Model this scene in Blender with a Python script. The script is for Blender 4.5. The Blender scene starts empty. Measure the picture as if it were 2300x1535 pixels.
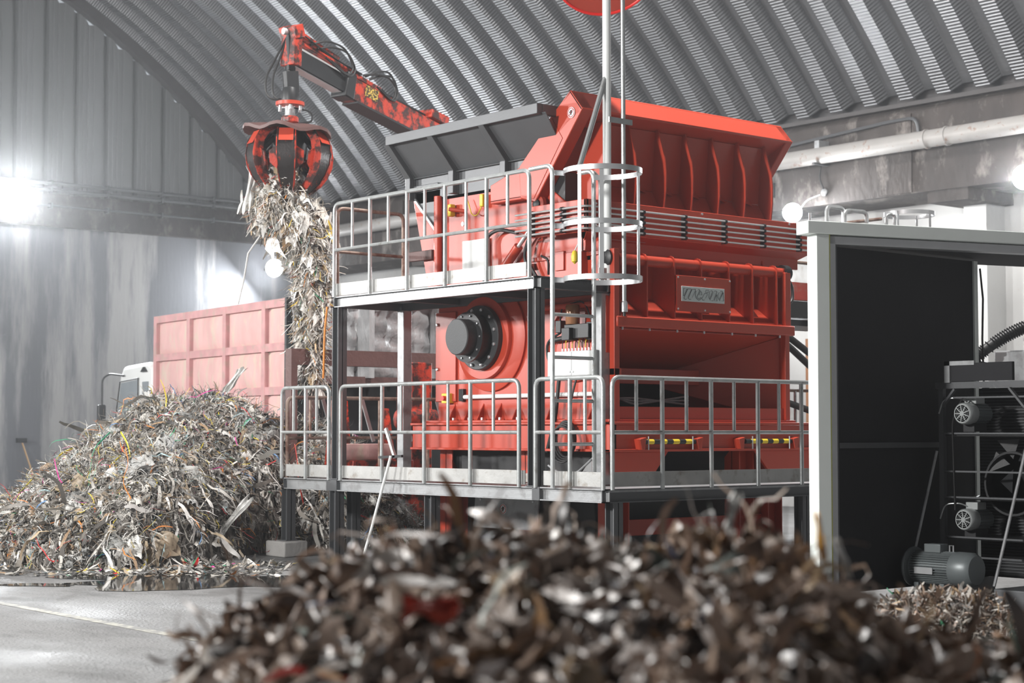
import bpy, math, random
import numpy as np
from mathutils import Vector, Matrix
PI = math.pi
random.seed(7)
S = bpy.context.scene
COL = S.collection
# ------------------------------------------------------------------ camera
cd = bpy.data.cameras.new('camera'); cam = bpy.data.objects.new('camera', cd); COL.objects.link(cam)
cam.location = (0, 0, 1.58)
cam.rotation_euler = (PI/2 + math.atan(203/3880), 0, -math.radians(40.17))
cd.sensor_width = 36; cd.lens = 3880/2300*36
cd.clip_start = .05; cd.clip_end = 200
cd.dof.use_dof = True; cd.dof.focus_distance = 18.6; cd.dof.aperture_fstop = 2.2
S.camera = cam
# ------------------------------------------------------------------ world, exposure
W = bpy.data.worlds.new('world'); S.world = W; W.use_nodes = True
wb = W.node_tree.nodes['Background']
wb.inputs[0].default_value = (.86, .93, 1, 1); wb.inputs[1].default_value = 0.38
vs = S.view_settings
vs.view_transform = 'Standard'; vs.look = 'None'; vs.exposure = 0.35; vs.gamma = 1; vs.use_curve_mapping = False
S.cycles.max_bounces = 5; S.cycles.diffuse_bounces = 3; S.cycles.glossy_bounces = 3
S.cycles.transmission_bounces = 3; S.cycles.transparent_max_bounces = 6
S.cycles.sample_clamp_indirect = 6
# ------------------------------------------------------------------ lights of the hall
def area(name, loc, to, size, power, color=(1, 1, 1), sy=None, spread=180):
    l = bpy.data.lights.new(name, 'AREA'); l.energy = power; l.color = color
    l.shape = 'RECTANGLE' if sy else 'SQUARE'; l.size = size
    if sy: l.size_y = sy
    l.spread = math.radians(spread)
    o = bpy.data.objects.new(name, l); COL.objects.link(o); o.location = loc
    o.rotation_euler = (Vector(to)-Vector(loc)).to_track_quat('-Z', 'Y').to_euler()
    return o
# floodlights on the left wall and high on the near arch, outside the picture; two added lights brighten the roof
area('left_wall_floodlight', (-4.6, 13.3, 7.0), (13, 15.5, 2.6), 1.2, 2500, (1, .985, .96))
area('left_wall_floodlight', (-4.6, 27, 7.0), (12, 25, 1.5), 1.2, 2100, (1, .99, .97))
area('arch_floodlight', (14.6, 13.5, 15.0), (14.7, 14.0, 5), 1.0, 2400, (1, .97, .94))
area('added_right_roof_light', (25.5, 5.5, 5.5), (12, 26, 17), .8, 60, (1, .98, .96), spread=62)  # added light without a fitting, aimed up at the roof panels
area('added_left_roof_light', (-4.8, 38, 6.0), (19, 20, 13), .8, 780, (1, .99, .98), spread=75)  # added light from the far end, brightens roof flats but not near webs
# the floodlights in the picture: lamp light sits just ahead of each lens
area('end_wall_lamp_light', (18.4, 41.1, 7.5), (9, 20, 1), .5, 1900, (.95, .98, 1))
area('end_wall_lamp_light', (25.75, 41.15, 5.9), (24.6, 41.1, 4.7), .3, 260, (.95, .98, 1))
area('right_wall_lamp_light', (26.3, 22.5, 5.9), (15, 9, -3), .3, 230, (.95, .98, 1))
area('right_wall_lamp_light', (26.3, 17.4, 6.0), (15, 8, -3), .3, 230, (.95, .98, 1))
# ------------------------------------------------------------------ materials
def nm(name, color, rough=.5, metal=0, var=0, vscale=3, bump=0, bscale=40, dirt=None, dscale=1.5, damt=.5, dlo=.5, dhi=.62, stretch=None, coat=0, rvar=0):
    m = bpy.data.materials.new(name); m.use_nodes = True
    n = m.node_tree.nodes; l = m.node_tree.links; b = n['Principled BSDF']
    b.inputs['Roughness'].default_value = rough; b.inputs['Metallic'].default_value = metal
    b.inputs['Coat Weight'].default_value = coat
    tc = n.new('ShaderNodeTexCoord')
    mp = n.new('ShaderNodeMapping'); l.new(tc.outputs['Object'], mp.inputs[0])
    if stretch: mp.inputs['Scale'].default_value = stretch
    c = None
    if var or dirt or rvar:
        t = n.new('ShaderNodeTexNoise'); t.inputs['Scale'].default_value = vscale; t.inputs['Detail'].default_value = 6
        l.new(mp.outputs[0], t.inputs[0])
        mx = n.new('ShaderNodeMix'); mx.data_type = 'RGBA'; l.new(t.outputs[0], mx.inputs[0])
        mx.inputs[6].default_value = (*[max(0, x*(1-var)) for x in color], 1)
        mx.inputs[7].default_value = (*[min(1, x*(1+var)) for x in color], 1)
        c = mx.outputs[2]
        if rvar:
            mr = n.new('ShaderNodeMapRange'); l.new(t.outputs[0], mr.inputs[0])
            mr.inputs[1].default_value = .35; mr.inputs[2].default_value = .65
            mr.inputs[3].default_value = rough-rvar; mr.inputs[4].default_value = rough+rvar
            l.new(mr.outputs[0], b.inputs['Roughness'])
        if dirt:
            t2 = n.new('ShaderNodeTexNoise'); t2.inputs['Scale'].default_value = dscale; t2.inputs['Detail'].default_value = 8; t2.inputs['Roughness'].default_value = .65
            l.new(mp.outputs[0], t2.inputs[0])
            r = n.new('ShaderNodeMapRange'); l.new(t2.outputs[0], r.inputs[0])
            r.inputs[1].default_value = dlo; r.inputs[2].default_value = dhi; r.inputs[4].default_value = damt
            m2 = n.new('ShaderNodeMix'); m2.data_type = 'RGBA'; l.new(r.outputs[0], m2.inputs[0]); l.new(c, m2.inputs[6])
            m2.inputs[7].default_value = (*dirt, 1); c = m2.outputs[2]
        l.new(c, b.inputs['Base Color'])
    else: b.inputs['Base Color'].default_value = (*color, 1)
    if bump:
        t = n.new('ShaderNodeTexNoise'); t.inputs['Scale'].default_value = bscale; t.inputs['Detail'].default_value = 5
        l.new(mp.outputs[0], t.inputs[0])
        bp = n.new('ShaderNodeBump'); bp.inputs['Strength'].default_value = bump; bp.inputs['Distance'].default_value = .02
        l.new(t.outputs[0], bp.inputs['Height']); l.new(bp.outputs[0], b.inputs['Normal'])
    return m
M = {}
M['red'] = nm('red_paint', (.455, .048, .022), .38, 0, .1, 1.2, .03, 60)
M['red2'] = nm('red_worn_paint', (.46, .04, .018), .4, 0, .35, 5, .2, 30, dirt=(.02, .015, .014), dscale=7, damt=.95, dlo=.44, dhi=.56)
M['red_dusty'] = nm('dusty_red_paint', (.5, .06, .04), .6, 0, .3, 3, .1, 30, dirt=(.3, .24, .2), dscale=4, damt=.5)
M['pink'] = nm('faded_red_sheet', (.66, .4, .38), .75, 0, .25, 2.5, .9, 9, dirt=(.58, .5, .4), dscale=4.5, damt=.7, stretch=(1, 1, .35))
M['pink_frame'] = nm('faded_red_frame', (.56, .3, .3), .7, 0, .3, 4, .2, 20, dirt=(.4, .33, .27), dscale=5, damt=.5)
M['steel'] = nm('anthracite_steel', (.1, .104, .11), .42, .25, .15, 2, .05, 40)
M['steel_l'] = nm('grey_painted_steel', (.36, .37, .38), .42, .3, .2, 2.5, .08, 30, dirt=(.1, .09, .085), dscale=5, damt=.35)
M['galv'] = nm('galvanised_tube', (.5, .52, .52), .36, .65, .25, 9, .08, 50, dirt=(.16, .12, .09), dscale=6, damt=.5, dlo=.56, dhi=.7)
M['galv_rust'] = nm('rusty_tube', (.3, .22, .18), .6, .3, .3, 9, .1, 50, dirt=(.14, .05, .03), dscale=6, damt=.8, dlo=.45, dhi=.6)
M['galv_p'] = nm('galvanised_plate', (.42, .42, .41), .5, .35, .25, 4, .1, 30, dirt=(.2, .16, .12), dscale=7, damt=.6, dlo=.55, dhi=.68)
M['chrome'] = nm('polished_steel', (.8, .82, .82), .32, .7)
M['zinc'] = nm('zinc_bolt', (.7, .72, .74), .3, .8)
M['black'] = nm('black_enamel', (.018, .019, .021), .45, .1, .2, 5, .05, 60)
M['black_cast'] = nm('black_cast_iron', (.045, .047, .05), .5, .1, .2, 5, .12, 70)
M['blade'] = nm('worn_dark_blade', (.04, .035, .035), .33, .4, .3, 6, .2, 30, dirt=(.4, .04, .02), dscale=5, damt=.8, dlo=.6, dhi=.64)
M['rubber'] = nm('black_rubber', (.015, .015, .016), .5)
M['leaf'] = nm('black_acoustic_panel', (.012, .012, .015), .8, 0, .3, 1.5, .1, 20)
M['white'] = nm('white_paint', (.78, .8, .79), .5, 0, .08, 3, .05, 30)
M['pale'] = nm('pale_green_paint', (.85, .9, .87), .5, 0, .06, 3)
M['alu'] = nm('brushed_aluminium', (.5, .51, .52), .4, .6, .1, 6)
M['boxgrey'] = nm('light_grey_enclosure', (.55, .56, .56), .45, 0, .05, 3)
M['yellow'] = nm('yellow_plastic', (.75, .55, .03), .45)
M['glass'] = nm('dark_glass', (.25, .28, .3), .12, 0, .1, 3)
M['brown'] = nm('brown_cover', (.11, .055, .05), .55, 0, .3, 5, .3, 20)
M['amber'] = nm('amber_canister', (.3, .14, .07), .2, .2)
M['cloth_w'] = nm('white_film', (.72, .72, .7), .45, 0, .2, 6, .6, 12)
M['conc'] = nm('grey_concrete', (.33, .32, .31), .85, 0, .25, 1.2, .4, 12, dirt=(.14, .13, .12), dscale=2, damt=.6)
M['conc_beam'] = nm('stained_concrete_beam', (.055, .046, .043), .85, 0, .75, 1.6, .8, 9, dirt=(.3, .27, .25), dscale=1.9, damt=.75, dlo=.54, dhi=.7, stretch=(1, 1, .55))
M['conc_end'] = nm('stained_end_wall', (.13, .135, .15), .8, 0, .4, .35, .25, 9, dirt=(.36, .355, .35), dscale=.55, damt=.75, dlo=.46, dhi=.56, stretch=(1.3, 1, .16))
M['conc_white'] = nm('whitewashed_wall', (.6, .6, .59), .85, 0, .12, 1.5, .3, 12, dirt=(.35, .3, .26), dscale=1.6, damt=.7, dlo=.6, dhi=.7, stretch=(1, 1, .5))
M['pipe'] = nm('aged_pale_pipe', (.38, .365, .35), .5, .1, .15, 3, .1, 30, dirt=(.25, .14, .09), dscale=6, damt=.7, dlo=.58, dhi=.66)
M['sheet'] = nm('grey_steel_sheet', (.2, .205, .21), .5, .3, .25, .7, .1, 20, stretch=(1, 1, .15))
M['rustband'] = nm('arch_edge_steel', (.07, .065, .065), .7, .1, .2, 3)
M['silverplate'] = nm('engraved_silver_plate', (.62, .68, .67), .45, .4, .08, 20, .04, 60)
M['bluegrey'] = nm('motor_grey', (.16, .18, .185), .4, .2, .1, 5)
M['motor_l'] = nm('motor_cover_grey', (.38, .4, .4), .4, .2, .1, 5)
M['orange'] = nm('orange_rope', (.8, .25, .03), .6)
M['water'] = nm('standing_water', (.03, .03, .03), .04)
M['tarp'] = nm('crumpled_grey_sheet', (.5, .51, .52), .35, .4, .6, 4, 1.0, 11, stretch=(1, 1, .4))
def emis(name, c, s):
    m = bpy.data.materials.new(name); m.use_nodes = True; b = m.node_tree.nodes['Principled BSDF']
    b.inputs['Base Color'].default_value = (*c, 1); b.inputs['Emission Color'].default_value = (*c, 1); b.inputs['Emission Strength'].default_value = s
    return m
M['lens'] = emis('lit_lamp_lens', (.96, .98, 1), 200)
# arched roof sheet: fine crimps run across the panel (UV: u = arc length)
def roof_mat():
    m = nm('galvanised_roof_sheet', (.22, .225, .235), .36, .6, .2, .8)
    n = m.node_tree.nodes; l = m.node_tree.links; b = n['Principled BSDF']
    uv = n.new('ShaderNodeUVMap'); uv.uv_map = 'arc'
    sp = n.new('ShaderNodeSeparateXYZ'); l.new(uv.outputs[0], sp.inputs[0])
    mu = n.new('ShaderNodeMath'); mu.operation = 'MULTIPLY'; mu.inputs[1].default_value = 2*PI/.066; l.new(sp.outputs[0], mu.inputs[0])
    si = n.new('ShaderNodeMath'); si.operation = 'SINE'; l.new(mu.outputs[0], si.inputs[0])
    nz = n.new('ShaderNodeTexNoise'); nz.inputs['Scale'].default_value = 9; tc = n.new('ShaderNodeTexCoord'); l.new(tc.outputs['Object'], nz.inputs[0])
    ad = n.new('ShaderNodeMath'); ad.operation = 'MULTIPLY_ADD'; l.new(nz.outputs[0], ad.inputs[0]); ad.inputs[1].default_value = .5
    # crimps are pressed into the inner flat and the first web only
    yy = n.new('ShaderNodeMath'); yy.operation = 'MULTIPLY_ADD'; yy.inputs[1].default_value = 1/.845; yy.inputs[2].default_value = 3/.845; l.new(sp.outputs[1], yy.inputs[0])
    fr = n.new('ShaderNodeMath'); fr.operation = 'FRACT'; l.new(yy.outputs[0], fr.inputs[0])
    cr_ = n.new('ShaderNodeValToRGB'); l.new(fr.outputs[0], cr_.inputs[0]); el = cr_.color_ramp.elements
    el[0].position = 0; el[0].color = (1, 1, 1, 1); el[1].position = 1; el[1].color = (.7, .7, .7, 1)
    for p_, v_ in ((.355, 1), (.37, .4), (.45, .3), (.47, .06), (.85, .06), (.88, .3)): e_ = el.new(p_); e_.color = (v_, v_, v_, 1)
    mm = n.new('ShaderNodeMath'); mm.operation = 'MULTIPLY'; l.new(si.outputs[0], mm.inputs[0]); l.new(cr_.outputs[0], mm.inputs[1])
    l.new(mm.outputs[0], ad.inputs[2])
    bp = n.new('ShaderNodeBump'); bp.inputs['Strength'].default_value = .8; bp.inputs['Distance'].default_value = .012
    l.new(ad.outputs[0], bp.inputs['Height']); l.new(bp.outputs[0], b.inputs['Normal'])
    return m
M['roof'] = roof_mat()
def floor_mat():
    m = nm('worn_concrete_floor', (.19, .19, .19), .72, 0, .35, .9, .9, 45, dirt=(.09, .09, .09), dscale=2.2, damt=.7, dlo=.47, dhi=.68, rvar=.22, stretch=(1, .45, 1))
    return m
M['floor'] = floor_mat()
def waste_mat(name, rough, trans=.0):
    m = bpy.data.materials.new(name); m.use_nodes = True; n = m.node_tree.nodes; l = m.node_tree.links; b = n['Principled BSDF']
    a = n.new('ShaderNodeAttribute'); a.attribute_name = 'Col'; l.new(a.outputs[0], b.inputs['Base Color'])
    b.inputs['Roughness'].default_value = rough; b.inputs['Specular IOR Level'].default_value = .6
    return m
M['waste'] = waste_mat('shredded_waste', .5)
M['waste_wet'] = waste_mat('damp_shredded_waste', .38)
M['core'] = nm('packed_waste', (.09, .08, .07), .8, 0, .5, 6, 1, 14)
# ------------------------------------------------------------------ mesh helpers
def V(*a): return Vector(a)
def rounded(pts, r, k=4, closed=False):
    pts = [Vector(p) for p in pts]; out = []
    n = len(pts)
    for i, p in enumerate(pts):
        if not closed and i in (0, n-1): out.append(p); continue
        a = pts[i-1]-p; b = pts[(i+1) % n]-p
        q = min(r, a.length*.49, b.length*.49)
        a = p+a.normalized()*q; b = p+b.normalized()*q
        for j in range(k+1):
            t = j/k; out.append(a*(1-t)**2+p*2*t*(1-t)+b*t*t)
    return out
class MB:
    def __init__(s): s.v = []; s.f = []
    def add(s, vs, fs):
        o = len(s.v); s.v += [tuple(v) for v in vs]; s.f += [[o+i for i in f] for f in fs]; return s
    def bx(s, x0, x1, y0, y1, z0, z1):
        return s.add([(x, y, z) for z in (z0, z1) for y in (y0, y1) for x in (x0, x1)],
                     [(0, 2, 3, 1), (4, 5, 7, 6), (0, 1, 5, 4), (2, 6, 7, 3), (0, 4, 6, 2), (1, 3, 7, 5)])
    def beam(s, p0, p1, w, h, up=(0, 0, 1)):      # box along p0-p1, w sideways, h along up
        p0 = Vector(p0); p1 = Vector(p1); d = (p1-p0).normalized(); u = Vector(up); u = (u-d*u.dot(d)).normalized(); r = d.cross(u)
        return s.add([p+r*a*w/2+u*b*h/2 for p in (p0, p1) for b in (-1, 1) for a in (-1, 1)],
                     [(0, 1, 3, 2), (4, 6, 7, 5), (0, 4, 5, 1), (2, 3, 7, 6), (0, 2, 6, 4), (1, 5, 7, 3)])
    def plate(s, pts, off):                      # polygon thickened by vector off
        pts = [Vector(p) for p in pts]; off = Vector(off); n = len(pts)
        return s.add(pts+[p+off for p in pts], [tuple(range(n))[::-1], tuple(range(n, 2*n))]+[(i, (i+1) % n, n+(i+1) % n, n+i) for i in range(n)])
    def xpl(s, x0, x1, yz): return s.plate([(x0, a, b) for a, b in yz], (x1-x0, 0, 0))
    def ypl(s, y0, y1, xz): return s.plate([(a, y0, b) for a, b in xz], (0, y1-y0, 0))
    def zpl(s, z0, z1, xy): return s.plate([(a, b, z0) for a, b in xy], (0, 0, z1-z0))
    def tube(s, pts, r, n=8, closed=False, cap=True):
        pts = [Vector(p) for p in pts]; m = len(pts); rs = r if isinstance(r, (list, tuple)) else [r]*m
        t0 = (pts[1]-pts[0]).normalized(); a = Vector((0, 0, 1)) if abs(t0.z) < .9 else Vector((1, 0, 0)); u = (a-t0*a.dot(t0)).normalized()
        vs = []
        for i, p in enumerate(pts):
            if closed: t = (pts[(i+1) % m]-pts[i-1]).normalized()
            else: t = (pts[min(i+1, m-1)]-pts[max(i-1, 0)]).normalized()
            u = (u-t*u.dot(t)); u = u.normalized() if u.length > 1e-6 else t.orthogonal().normalized(); w = t.cross(u)
            vs += [p+(u*math.cos(2*PI*j/n)+w*math.sin(2*PI*j/n))*rs[i] for j in range(n)]
        fs = [(i*n+j, i*n+(j+1) % n, (i+1) % m*n+(j+1) % n, (i+1) % m*n+j) for i in range(m if closed else m-1) for j in range(n)]
        if cap and not closed: fs += [tuple(range(n))[::-1], tuple(range((m-1)*n, m*n))]
        return s.add(vs, fs)
    def cyl(s, p0, p1, r, n=20, r1=None): return s.tube([p0, p1], [r, r if r1 is None else r1], n)
    def lathe(s, prof, o, ax, n=32):              # prof: (radius, height along ax)
        o = Vector(o); ax = Vector(ax).normalized(); u = ax.orthogonal().normalized(); w = ax.cross(u); vs = []
        for r, h in prof: vs += [o+ax*h+(u*math.cos(2*PI*j/n)+w*math.sin(2*PI*j/n))*max(r, 1e-4) for j in range(n)]
        m = len(prof)
        return s.add(vs, [(i*n+j, i*n+(j+1) % n, (i+1)*n+(j+1) % n, (i+1)*n+j) for i in range(m-1) for j in range(n)]+[tuple(range(n))[::-1], tuple(range((m-1)*n, m*n))])
    def band(s, pts, w, t, up=(0, 0, 1), closed=False):   # flat strip swept on edge (height w along up, thickness t)
        pts = [Vector(p) for p in pts]; u = Vector(up); m = len(pts); vs = []
        for i, p in enumerate(pts):
            tt = (pts[(i+1) % m if closed else min(i+1, m-1)]-pts[i-1 if closed else max(i-1, 0)]).normalized(); r = tt.cross(u).normalized()
            vs += [p-u*w/2-r*t/2, p-u*w/2+r*t/2, p+u*w/2+r*t/2, p+u*w/2-r*t/2]
        fs = [(i*4+j, i*4+(j+1) % 4, (i+1) % m*4+(j+1) % 4, (i+1) % m*4+j) for i in range(m if closed else m-1) for j in range(4)]
        if not closed: fs += [(3, 2, 1, 0), tuple(range(4*m-4, 4*m))]
        return s.add(vs, fs)
    def build(s, name, mat, parent=None, bevel=0, smooth=35, label=None, kind=None):
        me = bpy.data.meshes.new(name); me.from_pydata(s.v, [], s.f); me.update()
        if smooth:
            me.polygons.foreach_set('use_smooth', [True]*len(me.polygons)); me.set_sharp_from_angle(angle=math.radians(smooth))
        me.materials.append(M[mat] if isinstance(mat, str) else mat)
        o = bpy.data.objects.new(name, me); COL.objects.link(o)
        if parent is not None: attach(o, parent)
        if bevel:
            b = o.modifiers.new('bevel', 'BEVEL'); b.width = bevel; b.segments = 2; b.limit_method = 'ANGLE'; b.angle_limit = math.radians(40)
        if label: o['label'] = label
        if kind: o['kind'] = kind
        return o
OFF = {}
def attach(o, parent):
    o.parent = parent
    if parent.name in OFF: o.location = OFF[parent.name]
def thing(name, label, cat, loc=(0, 0, 0), rz=0, group=None, local=False):
    o = bpy.data.objects.new(name, None); COL.objects.link(o); o.location = loc; o.rotation_euler = (0, 0, rz); o.empty_display_size = .2
    o['label'] = label; o['category'] = cat
    if group: o['group'] = group
    if not local: OFF[o.name] = tuple(-c for c in loc)
    return o
def tag(o, label, cat, group=None, kind=None):
    o['label'] = label; o['category'] = cat
    if group: o['group'] = group
    if kind: o['kind'] = kind
    return o
def struct(mb, name, mat, smooth=35, **k):
    o = mb.build(name, mat, None, smooth=smooth, **k); o['kind'] = 'structure'; return o
def copy_tree(o, parent=None):
    c = o.copy(); COL.objects.link(c); c.parent = parent
    for ch in list(o.children): copy_tree(ch, c)
    return c
# ------------------------------------------------------------------ the hall
XW, YE, RC, CX, CZ = 26.7, 42.0, 20.9, 10.5, -5.4
struct(MB().bx(-9, 31, -9, 45, -.3, 0), 'floor', 'floor')
# arched roof of deep ribbed panels
def roof():
    prof = []; y = -3.0; P = .845
    while y < YE+.3:
        prof += [(y, 0), (y+.3, 0), (y+.38, .27), (y+.72, .27)]; y += P
    prof.append((y, 0))
    th0 = math.asin((XW-.05-CX)/RC); nth = 72
    vs = []; fs = []; uv = []
    for i in range(nth+1):
        th = th0-(2*th0)*i/nth
        for (yy, h) in prof:
            r = RC+h; vs.append((CX+r*math.sin(th), yy, CZ+r*math.cos(th)))
    n = len(prof)
    for i in range(nth):
        for j in range(n-1):
            fs.append((i*n+j, (i+1)*n+j, (i+1)*n+j+1, i*n+j+1))
            a0 = 2*th0*RC*i/nth; a1 = 2*th0*RC*(i+1)/nth
            uv += [a0, prof[j][0], a1, prof[j][0], a1, prof[j+1][0], a0, prof[j+1][0]]
    me = bpy.data.meshes.new('roof'); me.from_pydata(vs, [], fs); me.uv_layers.new(name='arc')
    me.uv_layers['arc'].data.foreach_set('uv', uv)
    me.polygons.foreach_set('use_smooth', [True]*len(fs)); me.set_sharp_from_angle(angle=math.radians(25))
    me.materials.append(M['roof']); o = bpy.data.objects.new('ceiling', me); COL.objects.link(o); o['kind'] = 'structure'
roof()
# right wall: recessed lower wall, deep concrete ring beam, pilasters under it
b = MB().bx(28.2, 28.6, -4, YE+.5, 0, 6.1)
for y in (2.6, 10.8, 18.9, 27, 35): b.bx(27.6, 28.2, y, y+.5, 0, 6.1)
struct(b, 'wall_right', 'conc_white')
b = MB()
b.plate([(XW, -4, 6.08), (XW, -4, 7.62), (XW+.12, -4, 7.75), (28.6, -4, 7.75), (28.6, -4, 6.08)], (0, YE+4.4, 0))
struct(b, 'trim_1', 'conc_beam', smooth=0)
b = MB()
for y in (2.4, 10.6, 18.7, 26.8, 34.8): b.plate([(XW+.05, y, 6.08), (XW+.05, y+.9, 6.08), (28.2, y+.9, 6.08), (28.2, y, 6.08)], (0, 0, -.22))
for y in (3.0, 11.3, 19.9, 28, 36): b.bx(XW-.03, XW, y, y+.75, 6.1, 7.6)
struct(b, 'trim_2', 'conc_beam', smooth=0)
b = MB().bx(XW-.06, XW+.3, -4, YE, 7.74, 7.82); b.bx(XW+.28, XW+.4, -4, YE, 7.7, 8.4); struct(b, 'trim_3', 'rustband')
# added unseen wall behind the camera; its doorway sets the daylight fill
b = MB(); b.bx(-6.2, -5.6, -3.6, -3.1, 0, 16.2).bx(-1.2, 28.6, -3.6, -3.1, 0, 16.2).bx(-5.6, -1.2, -3.6, -3.1, 4.4, 16.2)
struct(b, 'added_front_wall', 'conc_end')
# left wall and its beam, outside the picture
struct(MB().bx(-6.2, -5.7, -4, YE+.5, 0, 7.8), 'wall_left', 'conc_end')
# end wall: concrete below, corrugated sheets above, dark edge of the arch
struct(MB().bx(-6, 28.6, YE+.1, YE+.5, 0, 6.95), 'wall_back', 'conc_end')
b = MB().bx(-6, 28.6, YE-.1, YE+.5, 6.92, 7.9); struct(b, 'trim_4', 'conc_beam', smooth=0)
def arcz(x, r): return CZ+math.sqrt(max(0, r*r-(x-CX)**2))
b = MB(); x = -5.6; P = .86
seg = [(0, 0), (.10, 0), (.13, .17), (.24, .17), (.27, 0), (.36, 0), (.37, .018), (.39, .018), (.40, 0), (.5, 0), (.51, .018), (.53, .018), (.54, 0), (.66, 0), (.67, .018), (.69, .018), (.70, 0), (.86, 0)]
pts = []
while x < 27:
    pts += [(x+a, YE+d, .0 if not (.4 <= a <= .7) else (.16*(1-abs(a-.55)/.2))) for a, d in seg[:-1]]; x += P
pts = [(a, d, s_) for a, d, s_ in pts if -5.6 < a < 26.5]
vs = []
for a, d, s_ in pts: vs += [(a, d, 7.8), (a, d, max(7.82, arcz(a, RC-.24)-s_))]
b.add(vs, [(2*i, 2*i+2, 2*i+3, 2*i+1) for i in range(len(pts)-1)])
struct(b, 'wall_back_upper', 'sheet', smooth=0)
b = MB(); N = 60; vs = []
t0 = math.asin((XW-.05-CX)/RC)
for i in range(N+1):
    t = -t0+2*t0*i/N
    for r, y in ((RC-.27, YE-.25), (RC+.02, YE-.25), (RC+.02, YE+.05), (RC-.27, YE+.05)): vs.append((CX+r*math.sin(t), y, CZ+r*math.cos(t)))
b.add(vs, [(i*4+j, i*4+(j+1) % 4, i*4+4+(j+1) % 4, i*4+4+j) for i in range(N) for j in range(4)])
struct(b, 'trim_5', 'rustband')
# pilaster on the end wall and yellow riser pipe at the left edge
struct(MB().bx(16.3, 16.62, YE-.12, YE+.1, 0, 6.92), 'trim_6', 'conc_end')
tag(MB().tube([(16.35, YE-.3, 0), (16.35, YE-.3, 2.6)], .05, 10).build('riser_pipe', 'yellow'), 'yellow riser pipe standing at the far left edge of the end wall', 'pipe')
# pipes on the walls
p = MB().tube([(XW-.24, -3, 7.02), (XW-.24, YE-.5, 7.02)], .165, 20)
t = thing('duct_pipe', 'thick pale aged pipe running along the right concrete beam', 'pipe', (XW-.24, 20, 6.85))
p.build('pipe_run', 'pipe', t)
for y in (18.9, 19.35, 27, 34): MB().lathe([(.165, 0), (.185, .01), (.185, .05), (.165, .06)], (XW-.24, y, 7.02), (0, 1, 0), 24).build('pipe_joint', 'pipe', t)
for y in (21.9, 28, 34): MB().bx(XW-.45, XW, y, y+.06, 6.83, 6.87).build('pipe_bracket', 'steel', t); MB().bx(XW-.3, XW, y, y+.12, 7.16, 7.32).build('wall_bracket', 'steel_l', t)
for i, (z, r, lab) in enumerate([(8.04, .05, 'uppermost of three grey conduits along the end wall'), (7.86, .05, 'middle one of three grey conduits along the end wall'), (7.45, .03, 'lowest thin conduit along the end wall beam')]):
    p = MB().tube([(15, YE-.2, z), (26.0, YE-.2, z)], r, 10)
    for x in (18, 19.6, 21.2, 22.8, 24.4): p.bx(x, x+.05, YE-.27, YE-.05, z-.07, z+.07)
    tag(p.build('conduit', 'steel'), lab, 'pipe')
q = rounded([(XW-.05, 25.5, 7.2), (XW-.05, 23, 7.35), (XW-.05, 20.4, 7.5), (XW-.05, 19.75, 7.5), (XW-.05, 19.7, 7.15)], .3)
tag(MB().tube(q, .035, 8).build('cable_conduit', 'steel'), 'thin dark conduit bending down behind the thick pipe on the right beam', 'conduit')
# floodlights
def flood(loc, to, label, r=.2, wall=None):
    t = thing('floodlight', label, 'lamp', loc, group='lit floodlights on the walls')
    d = (Vector(to)-Vector(loc)).normalized(); L = Vector(loc)
    MB().lathe([(.04, -.2), (.1, -.18), (r*.8, -.08), (r, -.02), (r, .03)], L, d, 20).build('lamp_housing', 'steel', t)
    r *= 1.25; MB().lathe([(r*.9, .03), (r*.8, .06), (r*.4, .085), (.01, .09)], L, d, 20).build('lens', 'lens', t)
    MB().tube([L-d*.15, wall], .03, 8).build('wall_arm', 'steel', t)
    return t
flood((18.56, YE-.75, 7.5), (14, 0, 3), 'very bright floodlight at the far left edge above the end wall beam', .32, (18.56, YE-.1, 7.4))
flood((26.2, YE-.55, 6.2), (17, 5, 0), 'bright floodlight low on the end wall behind the hanging waste', .22, (26.3, YE+.1, 6.2))
flood((26.4, 22.6, 5.95), (5, 0, 0), 'bright floodlight on the right wall beside the red hood end', .17, (26.75, 22.7, 6.12))
flood((26.6, 17.4, 6.1), (5, 0, 0), 'bright floodlight at the far right picture edge below the pipe', .2, (26.72, 17.5, 6.2))
# painted floor line and puddles
tag(MB().zpl(.002, .004, [(6.62, 9.5), (6.72, 9.5), (6.83, 19), (6.74, 19)]).build('floor_line', nm('worn_white_line', (.36, .35, .3), .7, 0, .3, 5, dirt=(.15, .15, .15), dscale=9, damt=.8, dlo=.46, dhi=.56)), 'pale worn line painted on the concrete floor', 'floor marking')
def puddle(cx, cy, rx, ry, rot, label, sd):
    rnd = random.Random(sd); pts = []
    for i in range(48):
        a = 2*PI*i/48; k = 1+.25*math.sin(3*a+sd)+.16*math.sin(7*a+2*sd)+.08*rnd.uniform(-1, 1)
        x, y = rx*k*math.cos(a), ry*k*math.sin(a); pts.append((cx+x*math.cos(rot)-y*math.sin(rot), cy+x*math.sin(rot)+y*math.cos(rot)))
    tag(MB().zpl(.003, .006, pts).build('puddle', 'water'), label, 'puddle')
puddle(9.45, 16.15, 1.75, .95, -.7, 'large dark puddle at the foot of the waste pile', 1)
puddle(7.75, 16.9, .5, .16, -.75, 'small narrow puddle on the floor left of the large one', 4)
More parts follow.
